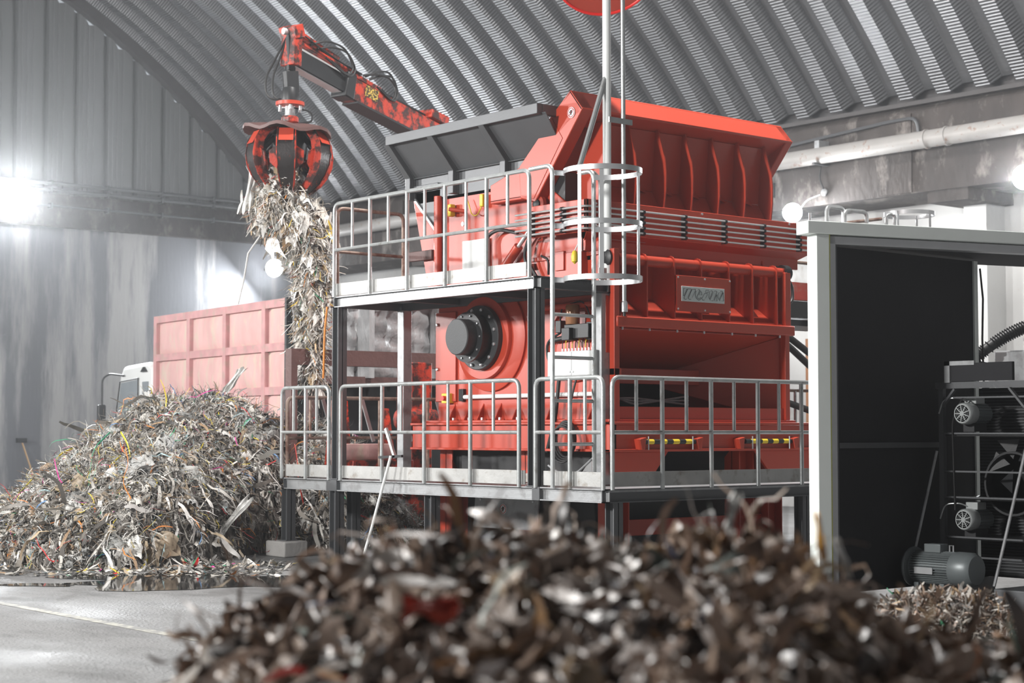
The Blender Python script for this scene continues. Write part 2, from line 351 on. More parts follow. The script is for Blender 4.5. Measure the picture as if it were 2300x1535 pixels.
# ------------------------------------------------------------------ walkway platforms
def channel(p0, p1, z0, z1, out, name, mat, parent):
    """C section edge beam; out = outward normal (x, y)"""
    p0 = Vector((*p0, 0)); p1 = Vector((*p1, 0)); o = Vector((*out, 0)); b = MB()
    def seg(d0, d1, a, c):
        b.add([p0+o*d0+V(0, 0, a), p0+o*d1+V(0, 0, a), p0+o*d1+V(0, 0, c), p0+o*d0+V(0, 0, c), p1+o*d0+V(0, 0, a), p1+o*d1+V(0, 0, a), p1+o*d1+V(0, 0, c), p1+o*d0+V(0, 0, c)],
              [(0, 3, 2, 1), (4, 5, 6, 7), (0, 1, 5, 4), (1, 2, 6, 5), (2, 3, 7, 6), (3, 0, 4, 7)])
    seg(-.062, -.05, z0, z1); seg(-.05, 0, z0, z0+.012); seg(-.05, 0, z1-.012, z1)
    return b.build(name, mat, parent)
def hcol(x, y, z0, z1, w, d, parent, mat='steel', name='column'):
    if x > 12.9 and z1 > 3: return MB().bx(x-w/2, x+w/2, y-d/2, y+d/2, z0, z1).bx(x-w/2-.02, x+w/2+.02, y-d/2-.02, y+d/2+.02, z0, z0+.012).build(name, mat, parent, bevel=.008)
    b = MB().bx(x-w/2, x+w/2, y-d/2, y-d/2+.012, z0, z1).bx(x-w/2, x+w/2, y+d/2-.012, y+d/2, z0, z1).bx(x-.006, x+.006, y-d/2, y+d/2, z0, z1)
    b.bx(x-w/2-.02, x+w/2+.02, y-d/2-.02, y+d/2+.02, z0, z0+.012)
    return b.build(name, mat, parent)
def guard(parent, P, fulls, shorts, z0, ztop, zmid, r=.024, ends=True, mat='galv', rmat=None):
    """P(t) -> (x, y); rail loop between first and last full post"""
    g = MB(); a, c = fulls[0], fulls[-1]
    path = rounded([(*P(a), z0), (*P(a), ztop), (*P(c), ztop), (*P(c), z0)], .1, 5)
    root = MB().tube(path, r, 10).build('guardrail', rmat or mat, parent)
    MB().tube([(*P(a), zmid), (*P(c), zmid)], r*.85, 8).build('mid_rail', rmat or mat).parent = root
    for t in fulls[1:-1]: MB().tube([(*P(t), z0), (*P(t), ztop)], r, 10).build('post', mat).parent = root
    for t in shorts: MB().tube([(*P(t), zmid), (*P(t), ztop)], r*.8, 8).build('baluster', mat).parent = root
    return root
lp = thing('lower_walkway', 'lower grey steel walkway with tubular guardrails around the red shredder', 'walkway', (12, 12.75, 0))
MB().bx(12.02, 13.12, 12.76, 18.72, .965, .99).bx(13.12, 17.2, 12.76, 13.72, .965, .99).build('deck_plate', 'steel_l', lp)
MB().bx(13.12, 17.2, 17.5, 18.72, .965, .99).build('deck_plate', 'steel_l', lp)
channel((11.98, 12.73), (11.98, 13.74), .86, 1.0, (-1, 0), 'edge_beam', 'steel_l', lp)
channel((11.98, 13.86), (11.98, 17.5), .86, 1.0, (-1, 0), 'edge_beam', 'steel_l', lp)
channel((11.98, 17.72), (11.98, 18.75), .86, 1.0, (-1, 0), 'edge_beam', 'steel_l', lp)
channel((11.98, 12.73), (17.2, 12.73), .86, 1.0, (0, -1), 'edge_beam', 'steel', lp)
channel((11.98, 18.75), (17.2, 18.75), .86, 1.0, (0, 1), 'edge_beam', 'steel', lp)
MB().bx(11.975, 12.04, 13.74, 13.86, .86, 1.0).build('joint_plate', 'steel', lp); MB().bx(11.975, 12.04, 17.5, 17.72, .86, 1.0).build('joint_plate', 'steel', lp)
for y0, y1 in ((12.78, 13.72), (14.02, 17.46), (17.68, 18.7)): MB().bx(12.015, 12.025, y0, y1, 1.02, 1.17).build('kick_plate', 'galv_p', lp)
MB().bx(12.1, 17.2, 12.765, 12.775, 1.02, 1.17).build('kick_plate', 'galv_p', lp)
MB().bx(13.09, 13.1, 13.76, 18.6, 1.0, 1.1).build('kick_plate', 'galv_p', lp)
PX = lambda t: (11.975, t); PY = lambda t: (t, 12.725)
guard(lp, PX, [18.73, 18.185, 17.67], [18.46, 17.94], .99, 2.135, 1.575)
guard(lp, PX, [17.42, 16.56, 15.74, 14.9, 14.07], [17.0, 16.18, 15.3, 14.5], .99, 2.135, 1.575)
guard(lp, PX, [13.80, 13.26, 12.76], [13.54, 13.03], .99, 2.135, 1.575)
guard(lp, PY, [12.07, 12.786, 13.523, 14.264, 14.99, 15.72, 16.45], [12.41, 13.146, 13.88, 14.61, 15.35, 16.1], .99, 2.135, 1.575)
guard(lp, lambda t: (t, 18.72), [12.05, 12.75, 13.5, 14.3, 15.1, 15.9, 16.8], [12.4], .99, 2.02, 1.5, mat='galv_rust')
for (x, y) in ((12.05, 18.68), (12.05, 17.6), (12.1, 15.75), (12.22, 12.86), (15.15, 12.86), (13.0, 18.6), (16.9, 12.86)):
    hcol(x, y, .2 if (x, y) == (12.05, 18.68) else 0, .86, .13, .13, lp, 'steel', 'leg')
blk = MB().zpl(0, .2, [(11.86, 18.48), (12.22, 18.48), (12.22, 18.92), (11.86, 18.92)]).build('footing_block', 'conc', bevel=.02); tag(blk, 'rough concrete footing block under the left walkway leg', 'block')
up = thing('upper_walkway', 'upper grey steel walkway on columns with tubular guardrail beside the hopper', 'walkway', (12, 13.8, 1))
channel((11.98, 13.78), (11.98, 17.64), 3.105, 3.235, (-1, 0), 'edge_beam', 'steel_l', up)
channel((11.98, 13.78), (13.1, 13.78), 3.105, 3.235, (0, -1), 'edge_beam', 'steel', up)
channel((11.98, 17.64), (13.1, 17.64), 3.105, 3.235, (0, 1), 'edge_beam', 'steel', up)
channel((13.08, 13.78), (13.08, 17.64), 3.105, 3.235, (1, 0), 'edge_beam', 'steel', up)
for y in (15.1, 16.4): MB().bx(12.07, 13.0, y, y+.07, 3.12, 3.2).build('cross_beam', 'steel', up)
g = MB()
for i in range(27): g.bx(12.04+i*.038, 12.044+i*.038, 13.83, 17.6, 3.2, 3.232)
for i in range(63): g.bx(12.03, 13.04, 13.84+i*.06, 13.848+i*.06, 3.205, 3.232)
g.build('grating', 'galv', up, smooth=0)
MB().bx(12.015, 12.025, 14.0, 17.6, 3.25, 3.4).build('kick_plate', 'galv_p', up)
MB().bx(12.9, 13.06, 13.8, 13.81, 3.25, 3.38).build('kick_plate', 'galv_p', up)
for (x, y) in ((12.045, 13.87), (12.045, 17.55), (13.0, 13.87), (13.0, 17.5)): hcol(x, y, 1.0, 3.105, .13, .13, up, 'steel' if x < 12.5 else 'steel_l')
guard(up, PX, [17.57, 16.82, 16.08, 15.36, 14.62, 13.9], [17.19, 16.45, 15.74, 14.98, 14.26], 3.23, 4.38, 3.81)
guard(up, lambda t: (t, 17.6), [12.04, 13.05], [], 3.24, 4.34, 3.8, mat='galv_rust')
MB().tube(rounded([(12.98, 13.86, 3.2), (12.98, 13.86, 4.36), (12.56, 13.52, 4.36)], .1), .024, 10).build('gate_post', 'galv', up)
MB().tube([(12.98, 13.86, 3.8), (12.54, 13.5, 3.8)], .02, 8).build('mid_rail', 'galv', up)
# ladder with its safety cage
ld = thing('ladder', 'galvanised cage ladder between the lower and upper walkways', 'ladder', (12.25, 13.5, 1))
MB().tube(rounded([(11.97, 13.88, 4.38), (11.95, 13.5, 4.38), (11.95, 13.5, 1.0)], .1, 5), .025, 10).build('stile', 'galv', ld)
MB().tube(rounded([(12.56, 13.75, 4.38), (12.54, 13.5, 4.38), (12.54, 13.5, 1.0)], .1, 5), .025, 10).build('stile', 'galv', ld)
for z in (1.45, 1.905, 2.36, 2.81): MB().tube([(11.95, 13.5, z), (12.54, 13.5, z)], .019, 8).build('rung', 'galv', ld)
def hoop(z, cut=0):
    c = (12.32, 13.12); R = .41; pts = []
    a0, a1 = math.radians(138), math.radians(-318+ cut)
    pts.append((11.975, 13.49, z))
    for i in range(29):
        a = math.radians(128)+math.radians(284-cut)*i/28
        pts.append((c[0]+R*math.cos(a), c[1]+R*math.sin(a), z))
    if not cut: pts.append((12.53, 13.48, z))
    return pts
for z in (4.3, 3.74, 3.17): MB().band(hoop(z), .055, .008).build('cage_hoop', 'alu', ld)
for a in (190, 225, 292, 335):
    a = math.radians(a); x = 12.32+.4*math.cos(a); y = 13.12+.4*math.sin(a)
    MB().add(*(lambda r, t: ([Vector((x, y, z))+r*i*.003+t*j*.022 for z in (3.15, 4.32) for i in (-1, 1) for j in (-1, 1)], [(0, 1, 3, 2), (4, 6, 7, 5), (0, 4, 5, 1), (2, 3, 7, 6), (0, 2, 6, 4), (1, 5, 7, 3)]))(V(math.cos(a), math.sin(a), 0), V(-math.sin(a), math.cos(a), 0))).build('cage_bar', 'alu', ld)
# mast with brace, conduit and round mirror
ms = thing('mirror_mast', 'tall pale pole with diagonal brace rising from the ladder top', 'mast', (13.05, 13.85, 3.1))
MB().tube([(13.05, 13.83, 3.2), (13.05, 13.83, 7.4)], .047, 14).build('pole', 'white', ms)
MB().tube([(13.03, 13.83, 5.5), (12.62, 13.83, 4.42)], .03, 10).build('brace', 'galv', ms)
MB().bx(12.95, 13.3, 13.68, 13.7, 4.98, 5.04).build('bracket', 'galv', ms)
MB().tube([(13.19, 13.72, 7.4), (13.2, 13.72, 2.95)], .026, 10).build('conduit', 'galv', ms)
MB().lathe([(.04, 0), (.04, .1), (.03, .12)], (13.2, 13.72, 2.9), (0, 0, 1), 12).build('conduit_fitting', 'zinc', ms)
MB().tube(rounded([(13.2, 13.72, 2.92), (13.2, 13.72, 2.8), (13.1, 13.85, 2.7)], .08), .018, 8).build('cable', 'rubber', ms)
dm = thing('round_mirror', 'round red backed disc mounted high on the pole at the top edge', 'mirror', (13.2, 13.95, 6.6))
ax = V(-.35, -.6, -.72).normalized(); c = V(13.2, 14.0, 6.78)
MB().lathe([(.02, -.12), (.3, -.1), (.52, -.03), (.58, 0)], c, ax, 40).build('dish', 'red', dm)
MB().tube([c+(ax.orthogonal().normalized()*math.cos(2*PI*i/40)+ax.cross(ax.orthogonal().normalized())*math.sin(2*PI*i/40))*.585 for i in range(40)], .018, 8, closed=True).build('rim', nm('bright_red_rim', (.85, .02, .015), .35), dm)
MB().tube([c, (13.04, 13.74, 6.9)], .02, 8).build('bracket', 'galv', dm)
# ------------------------------------------------------------------ the shredder
sh = thing('industrial_shredder', 'large red industrial shredder with grey feed hopper inside the walkways', 'shredder', (14.5, 15.3, 0))
Y0, Y1, X0, X1 = 13.78, 16.93, 13.1, 15.95
def sp(mb, name, mat='red', bevel=.006, **k): return mb.build(name, mat, sh, bevel=bevel, **k)
# side plate towards the walkway, with a stiffened front edge
sp(MB().xpl(X0, X0+.03, [(Y0, 1.7), (Y1, 1.7), (Y1, 4.5), (15.0, 4.5), (14.5, 4.15), (14.0, 3.8), (Y0, 3.55)]), 'side_panel')
sp(MB().xpl(X1-.03, X1, [(Y0, 1.7), (Y1, 1.7), (Y1, 4.5), (15.0, 4.5), (14.5, 4.15), (14.16, 3.8), (14.1, 3.55), (Y0, 3.55)]), 'side_panel')
sp(MB().bx(X0+.03, X1-.03, Y1-.03, Y1, 1.7, 4.5), 'rear_panel')
sp(MB().bx(X0-.03, X0, 16.55, Y1+.02, 1.95, 3.05), 'corner_plate'); 
for z in (2.2, 2.35, 2.9): sp(MB().lathe([(.02, 0), (.02, .02), (.01, .028)], (X0-.03, 16.9, z), (-1, 0, 0), 8), 'bolt', 'zinc', 0)
for y in (16.6, 16.5, 16.4, 16.3): sp(MB().lathe([(.018, 0), (.018, .02), (.01, .028)], (X0, y, 2.2), (-1, 0, 0), 8), 'bolt', 'zinc', 0)
sp(MB().bx(X0-.05, X0+.03, Y0-.06, Y0+.02, 1.1, 3.6), 'front_edge_flange')
# rear column tube at the left end of the side panel
sp(MB().tube([(X0-.06, 16.87, 3.3), (X0-.06, 16.87, 4.5)], .05, 12), 'corner_tube')
# drive: raised ring, black flange, neck, cap, bolts
dc = V(X0, 15.97, 2.70)
dr = MB().lathe([(.5, -.02), (.5, .07), (.49, .085), (.3, .085)], dc, (-1, 0, 0), 64).build('drive_ring', 'red', sh)
sp(MB().lathe([(.64, -.02), (.64, .03), (.63, .035), (.4, .035)], dc+V(0, -.08, 0), (-1, 0, 0), 64), 'bearing_ring', 'red', 0)
sp(MB().lathe([(.385, .07), (.385, .15), (.375, .16), (.2, .16)], dc, (-1, 0, 0), 56), 'drive_flange', 'black_cast', 0)
sp(MB().lathe([(.27, .15), (.27, .29), (.265, .3), (.3, .3), (.3, .325), (.2, .33)], dc, (-1, 0, 0), 48), 'drive_neck', 'black', 0)
sp(MB().lathe([(.215, .32), (.215, .47), (.205, .48), (0.001, .482)], dc, (-1, 0, 0), 48), 'drive_cap', 'black_cast', 0)
for k in range(12):
    a = 2*PI*(k+.5)/12; sp(MB().lathe([(.022, 0), (.022, .02), (.012, .03)], dc+V(-.16, .335*math.cos(a), .335*math.sin(a)), (-1, 0, 0), 8), 'bolt', 'zinc', 0)
for k in range(10):
    a = 2*PI*k/10; sp(MB().lathe([(.012, 0), (.012, .012), (.006, .014)], dc+V(-.33, .26*math.cos(a), .26*math.sin(a)), (-1, 0, 0), 8), 'bolt', 'zinc', 0)
sp(MB().lathe([(.46, -.02), (.46, .03), (.45, .04), (.4, .04), (.4, -.02)], V(X0, 14.4, 2.6), (-1, 0, 0), 48), 'bearing_ring', 'red', 0)
sp(MB().tube([(X0-.07, 14.95, 3.0), (X0-.07, 13.95, 3.0)], .035, 12), 'pressure_cylinder', 'red', 0)
sp(MB().bx(X0-.1, X0, 13.8, 13.92, 2.45, 3.08), 'cylinder_bracket')
# lubrication pump and control cabinet on the side panel
cb = sp(MB().bx(X0-.2, X0-.02, 13.86, 14.66, 2.2, 2.48), 'control_cabinet', 'boxgrey')
for y in (13.87, 14.25): MB().bx(X0-.21, X0-.2, y, y+.37, 2.21, 2.47).build('cabinet_door', 'white').parent = cb; 
for y in (14.22, 14.27): MB().cyl((X0-.225, y, 2.25), (X0-.2, y, 2.25), .013, 10).build('cabinet_lock', 'zinc').parent = cb
for o in cb.children: o.location = (0, 0, 0)
for k in range(10):
    y = 14.0+k*.055; sp(MB().cyl((X0-.12, y, 2.48), (X0-.12, y, 2.515), .011, 8), 'cable_gland', 'zinc', 0)
    sp(MB().tube(rounded([(X0-.12, y, 2.51), (X0-.12, y, 2.58), (X0-.07, y+.02, 2.65)], .04), .006, 6), 'cable', 'rubber' if k % 2 else 'yellow', 0)
sp(MB().tube([(X0-.06, 14.75, 2.62), (X0-.06, 14.3, 2.66), (X0-.06, 13.95, 2.66)], .03, 10), 'cable_bundle', 'rubber', 0)
sp(MB().lathe([(.075, 0), (.08, .01), (.08, .2), (.07, .22)], (X0-.14, 14.3, 2.78), (0, 0, 1), 20), 'grease_canister', 'amber', 0)
sp(MB().bx(X0-.18, X0-.02, 14.0, 14.4, 2.62, 2.78).bx(X0-.24, X0-.1, 14.25, 14.38, 2.6, 2.74).bx(X0-.12, X0, 13.94, 14.1, 2.6, 2.8), 'grease_pump', 'black')
sp(MB().bx(X0-.1, X0-.02, 14.55, 14.64, 2.7, 2.84), 'junction_box', 'black')
def hose(pts, r, mat='rubber', par=None, name='hose', rr=.12):
    return MB().tube(rounded(pts, rr, 5), r, 8).build(name, mat, par if par is not None else sh)
hose([(X0-.06, 14.6, 2.7), (X0-.06, 14.85, 2.6), (X0-.06, 14.8, 2.35), (X0-.05, 14.55, 2.2)], .014)
hose([(X0-.06, 14.6, 2.84), (X0-.08, 14.55, 3.0), (X0-.1, 14.15, 3.05), (X0-.08, 14.05, 2.8)], .009)
hose([(X0-.06, 14.75, 2.3), (X0-.1, 14.6, 2.5), (X0-.1, 14.5, 2.2)], .012)
sp(MB().bx(X0-.08, X0, 13.9, 13.98, 2.72, 2.78), 'limit_switch', 'black')
# emergency stop and white conduit
es = sp(MB().bx(X0-.07, X0, 16.62, 16.78, 1.93, 2.05), 'stop_box', 'yellow')
MB().cyl((X0-.12, 16.7, 1.99), (X0-.07, 16.7, 1.99), .03, 14).build('stop_button', nm('stop_red', (.7, .02, .02), .4)).parent = es
for o in es.children: o.location = (0, 0, 0)
sp(MB().bx(X0-.05, X0, 16.38, 16.47, 1.95, 2.1), 'limit_switch', 'black')
sp(MB().cyl((X0-.05, 16.35, 2.0), (X0-.05, 14.05, 2.0), .026, 10), 'white_conduit', 'white', 0)
sp(MB().bx(X0-.08, X0, 13.9, 14.0, 2.0, 2.09), 'stop_box', 'yellow')
# base: bolted foot flange with gussets, channel frame, legs
sp(MB().bx(X0-.12, X1+.12, Y0-.05, Y1+.1, 1.69, 1.72), 'foot_flange')
for y in (16.6, 16.3, 16.05, 15.72, 15.4, 15.12, 14.8, 14.1, 13.93):
    sp(MB().plate([(X0-.11, y, 1.72), (X0, y, 1.72), (X0, y, 1.92)], (0, -.015, 0)), 'gusset', 'red', 0)
    sp(MB().bx(X0-.09, X0-.06, y-.09, y-.06, 1.72, 1.75), 'bolt', 'zinc', 0)
fr = sp(MB().bx(X0-.12, X0-.06, Y0-.1, 17.3, 1.38, 1.66).bx(X0-.16, X0, Y0-.1, 17.3, 1.66, 1.69).bx(X0-.16, X0, Y0-.1, 17.3, 1.36, 1.39), 'base_beam', 'red')
sp(MB().bx(X0-.16, 16.4, Y0-.1, Y0-.04, 1.38, 1.66).bx(X0-.16, 16.4, Y0-.14, Y0, 1.66, 1.69).bx(X0-.16, 16.4, Y0-.14, Y0, 1.36, 1.39), 'base_beam', 'red')
sp(MB().bx(X1, X1+.1, Y0, 17.3, 1.36, 1.69), 'base_beam', 'red')
sp(MB().ypl(Y0-.09, Y0-.05, [(13.0, 1.36), (13.85, 1.36), (13.62, 1.1), (13.0, 1.1)]), 'base_gusset')
sp(MB().ypl(Y0-.09, Y0-.05, [(15.3, 1.36), (16.4, 1.36), (16.4, 1.1), (15.55, 1.1)]), 'base_gusset')
for (x, y) in ((13.25, 13.95), (13.25, 16.8), (13.25, 15.3), (15.3, 13.95), (15.8, 13.95), (15.8, 16.8)):
    sp(MB().bx(x-.13, x+.13, y-.012, y+.012, 0, 1.36).bx(x-.13, x-.11, y-.12, y+.12, 0, 1.36).bx(x+.11, x+.13, y-.12, y+.12, 0, 1.36), 'leg', 'red')
sp(MB().bx(13.4, 15.7, 13.93, 13.97, .42, .6), 'brace', 'red')
# discharge conveyor below, black plate edges in the base opening
sp(MB().plate([(13.2, 16.9, 1.36), (13.2, 14.2, 1.36), (13.2, 14.6, .95), (13.2, 16.5, .95)], (.02, 0, 0)), 'discharge_chute', 'black')
sp(MB().plate([(13.5, 13.98, 1.36), (15.6, 13.98, 1.36), (15.2, 14.4, .95), (13.9, 14.4, .95)], (0, .02, 0)), 'discharge_chute', 'black')
# rotor chamber front opening: sloped inner plates
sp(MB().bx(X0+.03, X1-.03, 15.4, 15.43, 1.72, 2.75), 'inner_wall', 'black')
sp(MB().plate([(X0+.03, 13.85, 2.72), (X1-.03, 13.85, 2.72), (15.0, 14.9, 2.3), (13.9, 14.9, 2.3)], (0, 0, .02)), 'chamber_slope')
sp(MB().plate([(X1-.03, 13.85, 2.72), (X1-.03, 13.85, 1.72), (15.0, 14.9, 2.1), (15.0, 14.9, 2.3)], (0, 0.02, 0)), 'chamber_slope')
sp(MB().plate([(X0+.03, 13.85, 2.72), (X0+.03, 13.85, 2.2), (13.9, 14.9, 2.1), (13.9, 14.9, 2.3)], (0, 0.02, 0)), 'chamber_slope')
sp(MB().bx(X0+.03, 15.2, 14.5, 14.54, 2.14, 2.32), 'screen_beam')
sp(MB().bx(X0+.02, X1, Y0-.02, Y0+.05, 1.72, 1.86), 'front_sill')
sp(MB().bx(X1-.06, X1+.02, Y0-.05, Y0+.02, 1.72, 2.75), 'front_edge_flange')
sp(MB().bx(X0-.05, X0+.06, Y0-.06, Y0+.02, 2.2, 2.28), 'edge_bracket')
for i in range(3): hose([(13.3, 14.3, 1.95+i*.06), (13.9, 14.3, 1.97-i*.04), (14.8, 14.3, 1.9+i*.05)], .012, 'steel_l', name='hydraulic_line')
# warning striped bars low at the front
def striped(x0, x1, z, y):
    r_ = (x1-x0)/9
    for i in range(9): MB().cyl((x0+i*r_, y, z), (x0+(i+1)*r_, y, z), .028, 12).build('warning_bar_segment', 'yellow' if i % 2 else 'black', sh)
    for x in (x0+.1, x1-.1): MB().tube([(x, y-.03, z-.09), (x, y-.03, z+.06)], .008, 6).build('warning_bar_pin', 'zinc', sh)
striped(13.35, 14.25, 1.47, Y0-.15); striped(15.05, 15.9, 1.47, Y0-.15)
for x in (13.35, 14.25, 14.95, 15.9): sp(MB().ypl(Y0-.2, Y0-.1, [(x-.05, 1.5), (x+.05, 1.52), (x+.03, 1.38), (x-.02, 1.38)]), 'bar_bracket')
# front box: tube, seven ribs, recessed back plate, channel beam, name plate panel
sp(MB().bx(X0+.03, X1-.03, 14.12, 14.15, 2.8, 3.62), 'front_wall')
sp(MB().plate([(X0+.03, 13.8, 2.87), (X1-.03, 13.8, 2.87), (X1-.03, 14.12, 3.1), (X0+.03, 14.12, 3.1)], (0, 0, -.02)), 'lower_slope')
sp(MB().tube([(X0-.02, 13.84, 3.5), (X1+.02, 13.84, 3.5)], .062, 20), 'rotor_tube', 'red', 0)
sp(MB().lathe([(.1, 0), (.1, .1), (.06, .12)], (X1+.0, 13.84, 3.5), (1, 0, 0), 20), 'tube_end_cap', 'black', 0)
sp(MB().lathe([(.1, 0), (.1, .08), (.06, .1)], (X0+.0, 13.84, 3.5), (-1, 0, 0), 20), 'tube_end_cap', 'black', 0)
for x in (13.18, 13.60, 14.04, 14.48, 14.95, 15.36, 15.79):
    prof = [(13.76, 2.86), (13.76, 3.46)]+[(13.84-.085*math.cos(a), 3.5+.085*math.sin(a)) for a in (.0, .5, 1, 1.5, 2.0, 2.6)]+[(14.12, 3.5), (14.12, 2.86)]
    sp(MB().xpl(x-.008, x+.008, prof), 'front_rib', 'red', 0)
for x in (13.35, 14.7, 15.55): sp(MB().plate([(x-.14, 14.12, 2.9), (x+.14, 14.12, 2.9), (x-.14, 14.12, 3.15)], (0, -.2, 0)), 'stiffener_wedge', 'red', 0)
cbm = sp(MB().bx(X0-.02, 16.04, 13.7, 13.78, 2.735, 2.855), 'channel_beam', bevel=.015)
for x in (13.18, 13.6, 14.04, 14.48, 14.95, 15.36, 15.79): sp(MB().cyl((x, 13.73, 2.705), (x, 13.73, 2.735), .012, 8), 'bolt', 'zinc', 0)
sp(MB().bx(X1-.04, X1+.06, 13.74, 13.8, 2.83, 3.5), 'front_edge_flange')
pn = sp(MB().bx(14.035, 14.93, 13.725, 13.745, 2.95, 3.36), 'name_panel', 'red', .004)
for x in (14.05, 14.49, 14.91):
    for z in (2.975, 3.335): sp(MB().lathe([(.012, 0), (.012, .008), (.006, .012)], (x, 13.725, z), (0, -1, 0), 8), 'bolt', 'zinc', 0)
npl = sp(MB().bx(14.10, 14.81, 13.712, 13.724, 3.066, 3.238), 'name_plate', 'silverplate', .003)
# outline lettering of the name plate
G = [
 [(330,520),(440,530),(345,740),(325,745),(330,520)],
 [(465,535),(570,540),(575,560),(455,800),(430,835),(390,848),(350,830),(342,800),(465,535)],
 [(600,548),(710,550),(715,575),(600,800),(570,840),(530,852),(490,835),(482,810),(600,548)],
 [(845,580),(835,560),(790,552),(740,575),(705,640),(698,720),(715,790),(750,845),(800,872),(850,860),(885,820),(880,790),(865,790),(845,818),(810,828),(770,815),(745,785),(845,580)],
 [(865,600),(900,640),(912,715),(815,715),(865,600)],
 [(1040,572),(1130,578),(1110,640),(1090,652),(1010,640),(1040,572)],
 [(990,675),(1080,680),(1085,705),(1005,850),(975,875),(940,878),(910,850),(910,820),(990,675)],
 [(1250,625),(1230,595),(1180,588),(1150,620),(1138,700),(1135,800),(1145,850),(1250,625)],
 [(1390,625),(1350,595),(1300,600),(1275,640),(1160,880),(1250,900),(1275,875),(1390,640),(1390,625)],
 [(1385,710),(1390,905),(1295,895),(1385,710)],
 [(1575,630),(1550,605),(1490,605),(1440,650),(1415,720),(1420,800),(1450,865),(1575,640),(1575,630)],
 [(1590,650),(1605,910),(1465,905),(1590,650)]]
for gl in G:
    pts = []
    for (px, py) in gl:
        s_ = (px-277)/1360; t_ = (py-445-s_*100)/448
        pts.append((14.10+.71*s_, 13.711, 3.238-.172*t_))
    MB().tube(pts, .0028, 5).build('letter_outline', 'black', sh)
# upper band with five hydraulic pipes, wrapping the left corner
BY, BX = 14.01, 12.9
bd = sp(MB().bx(BX, 16.69, BY, BY+.04, 3.80, 4.165).bx(BX, BX+.04, BY, 14.95, 3.80, 4.165), 'pipe_band')
sp(MB().plate([(BX, BY, 3.8), (16.69, BY, 3.8), (16.6, BY+.15, 3.72), (BX+.1, BY+.15, 3.72)], (0, 0, -.01)), 'band_underside')
sp(MB().bx(BX+.1, 16.6, BY+.12, BY+.16, 3.6, 3.74), 'band_skirt')
sp(MB().bx(BX+.35, 13.9, BY+.08, BY+.11, 3.745, 3.775), 'lilac_strip', 'alu', 0)
for i, z in enumerate((4.075, 4.013, 3.951, 3.889, 3.828)):
    pts = [(BX-.06, 15.15, z), (BX-.06, BY-.06, z), (16.75, BY-.06, z)]
    sp(MB().tube(rounded(pts, .1, 6), .0125, 8), 'hydraulic_pipe', 'chrome', 0)
for x in (13.735, 14.415, 15.095, 15.78, 16.44):
    b = MB()
    for z in (4.075, 4.013, 3.951, 3.889, 3.828): b.cyl((x-.016, BY-.055, z), (x+.016, BY-.055, z), .024, 10)
    b.bx(x-.012, x+.012, BY-.05, BY, 3.81, 4.1); sp(b, 'pipe_clamp', 'black', 0)
for y in (14.88, 14.35):
    b = MB()
    for z in (4.075, 4.013, 3.951, 3.889, 3.828): b.cyl((BX-.055, y-.016, z), (BX-.055, y+.016, z), .024, 10)
    b.bx(BX-.05, BX, y-.012, y+.012, 3.81, 4.1); sp(b, 'pipe_clamp', 'black', 0)
for x in (13.05, 14.75, 16.3): sp(MB().lathe([(.014, 0), (.014, .01), (.006, .014)], (x, BY, 4.14 if x > 14 else 4.12), (0, -1, 0), 8), 'bolt', 'zinc', 0)
sp(MB().bx(X0, X1, 14.15, 14.3, 3.5, 3.85), 'upper_box')
# side details above the walkway
sp(MB().bx(X0-.14, X0-.02, 15.16, 15.75, 4.28, 4.32).xpl(X0-.14, X0-.1, [(15.16, 4.3), (15.75, 4.3), (15.75, 4.5), (15.2, 4.66)]), 'hood_side_box')
sp(MB().lathe([(.1, 0), (.1, .05), (.07, .06)], (X0-.06, 14.93, 4.2), (-1, 0, 0), 24), 'hinge_boss', 'red', 0)
sp(MB().lathe([(.055, 0), (.055, .04), (.03, .05)], (X0-.1, 14.93, 4.2), (-1, 0, 0), 20), 'hinge_pin', 'black', 0)
sp(MB().cyl((X0-.1, 15.72, 3.35), (X0-.1, 15.28, 3.74), .055, 16), 'cylinder_barrel', 'red', 0)
sp(MB().cyl((X0-.1, 15.28, 3.74), (X0-.1, 14.98, 4.0), .026, 14), 'piston_rod', 'chrome', 0)
hose([(X0-.08, 15.95, 3.35), (X0-.1, 15.85, 3.55), (X0-.1, 15.9, 3.9), (X0-.1, 15.65, 3.98), (X0-.1, 15.3, 3.9)], .022, rr=.15)
hose([(X0-.08, 15.05, 3.36), (X0-.1, 15.2, 3.6), (X0-.1, 15.1, 3.83), (X0-.12, 14.98, 3.85)], .02, rr=.15)
hose([(X0-.08, 14.98, 3.36), (X0-.1, 15.12, 3.55), (X0-.12, 15.05, 3.78)], .02, rr=.15)
hose([(X0-.06, 14.8, 3.38), (X0-.1, 14.75, 3.55), (X0-.08, 14.9, 3.6)], .014)
sp(MB().bx(X0-.03, X0-.01, 15.92, 16.42, 3.5, 3.9), 'data_sheet', 'white', 0)
sp(MB().bx(X0-.05, X0-.01, 15.1, 16.5, 3.46, 3.53), 'cable_tray', 'alu', 0)
sp(MB().bx(X0-.06, X0-.01, 16.5, 16.75, 3.44, 3.48), 'cable_tray', 'alu', 0)
sp(MB().lathe([(.03, 0), (.03, .006), (.001, .007)], (X0, 16.45, 4.12), (-1, 0, 0), 20), 'round_sticker', 'boxgrey', 0)
for (y, z) in ((16.6, 4.3), (15.98, 4.36)): sp(MB().bx(X0-.1, X0-.02, y-.03, y+.03, z-.08, z+.07), 'yellow_switch', 'yellow', .01)
sp(MB().cyl((X0-.14, 16.55, 4.3), (X0, 16.4, 4.27), .025, 10), 'lifting_lug', 'red', 0)
hose([(X0-.05, 16.3, 4.4), (X0-.06, 16.2, 4.2), (X0-.06, 16.1, 4.18), (X0-.05, 16.0, 4.32)], .007, 'yellow', name='yellow_cable')
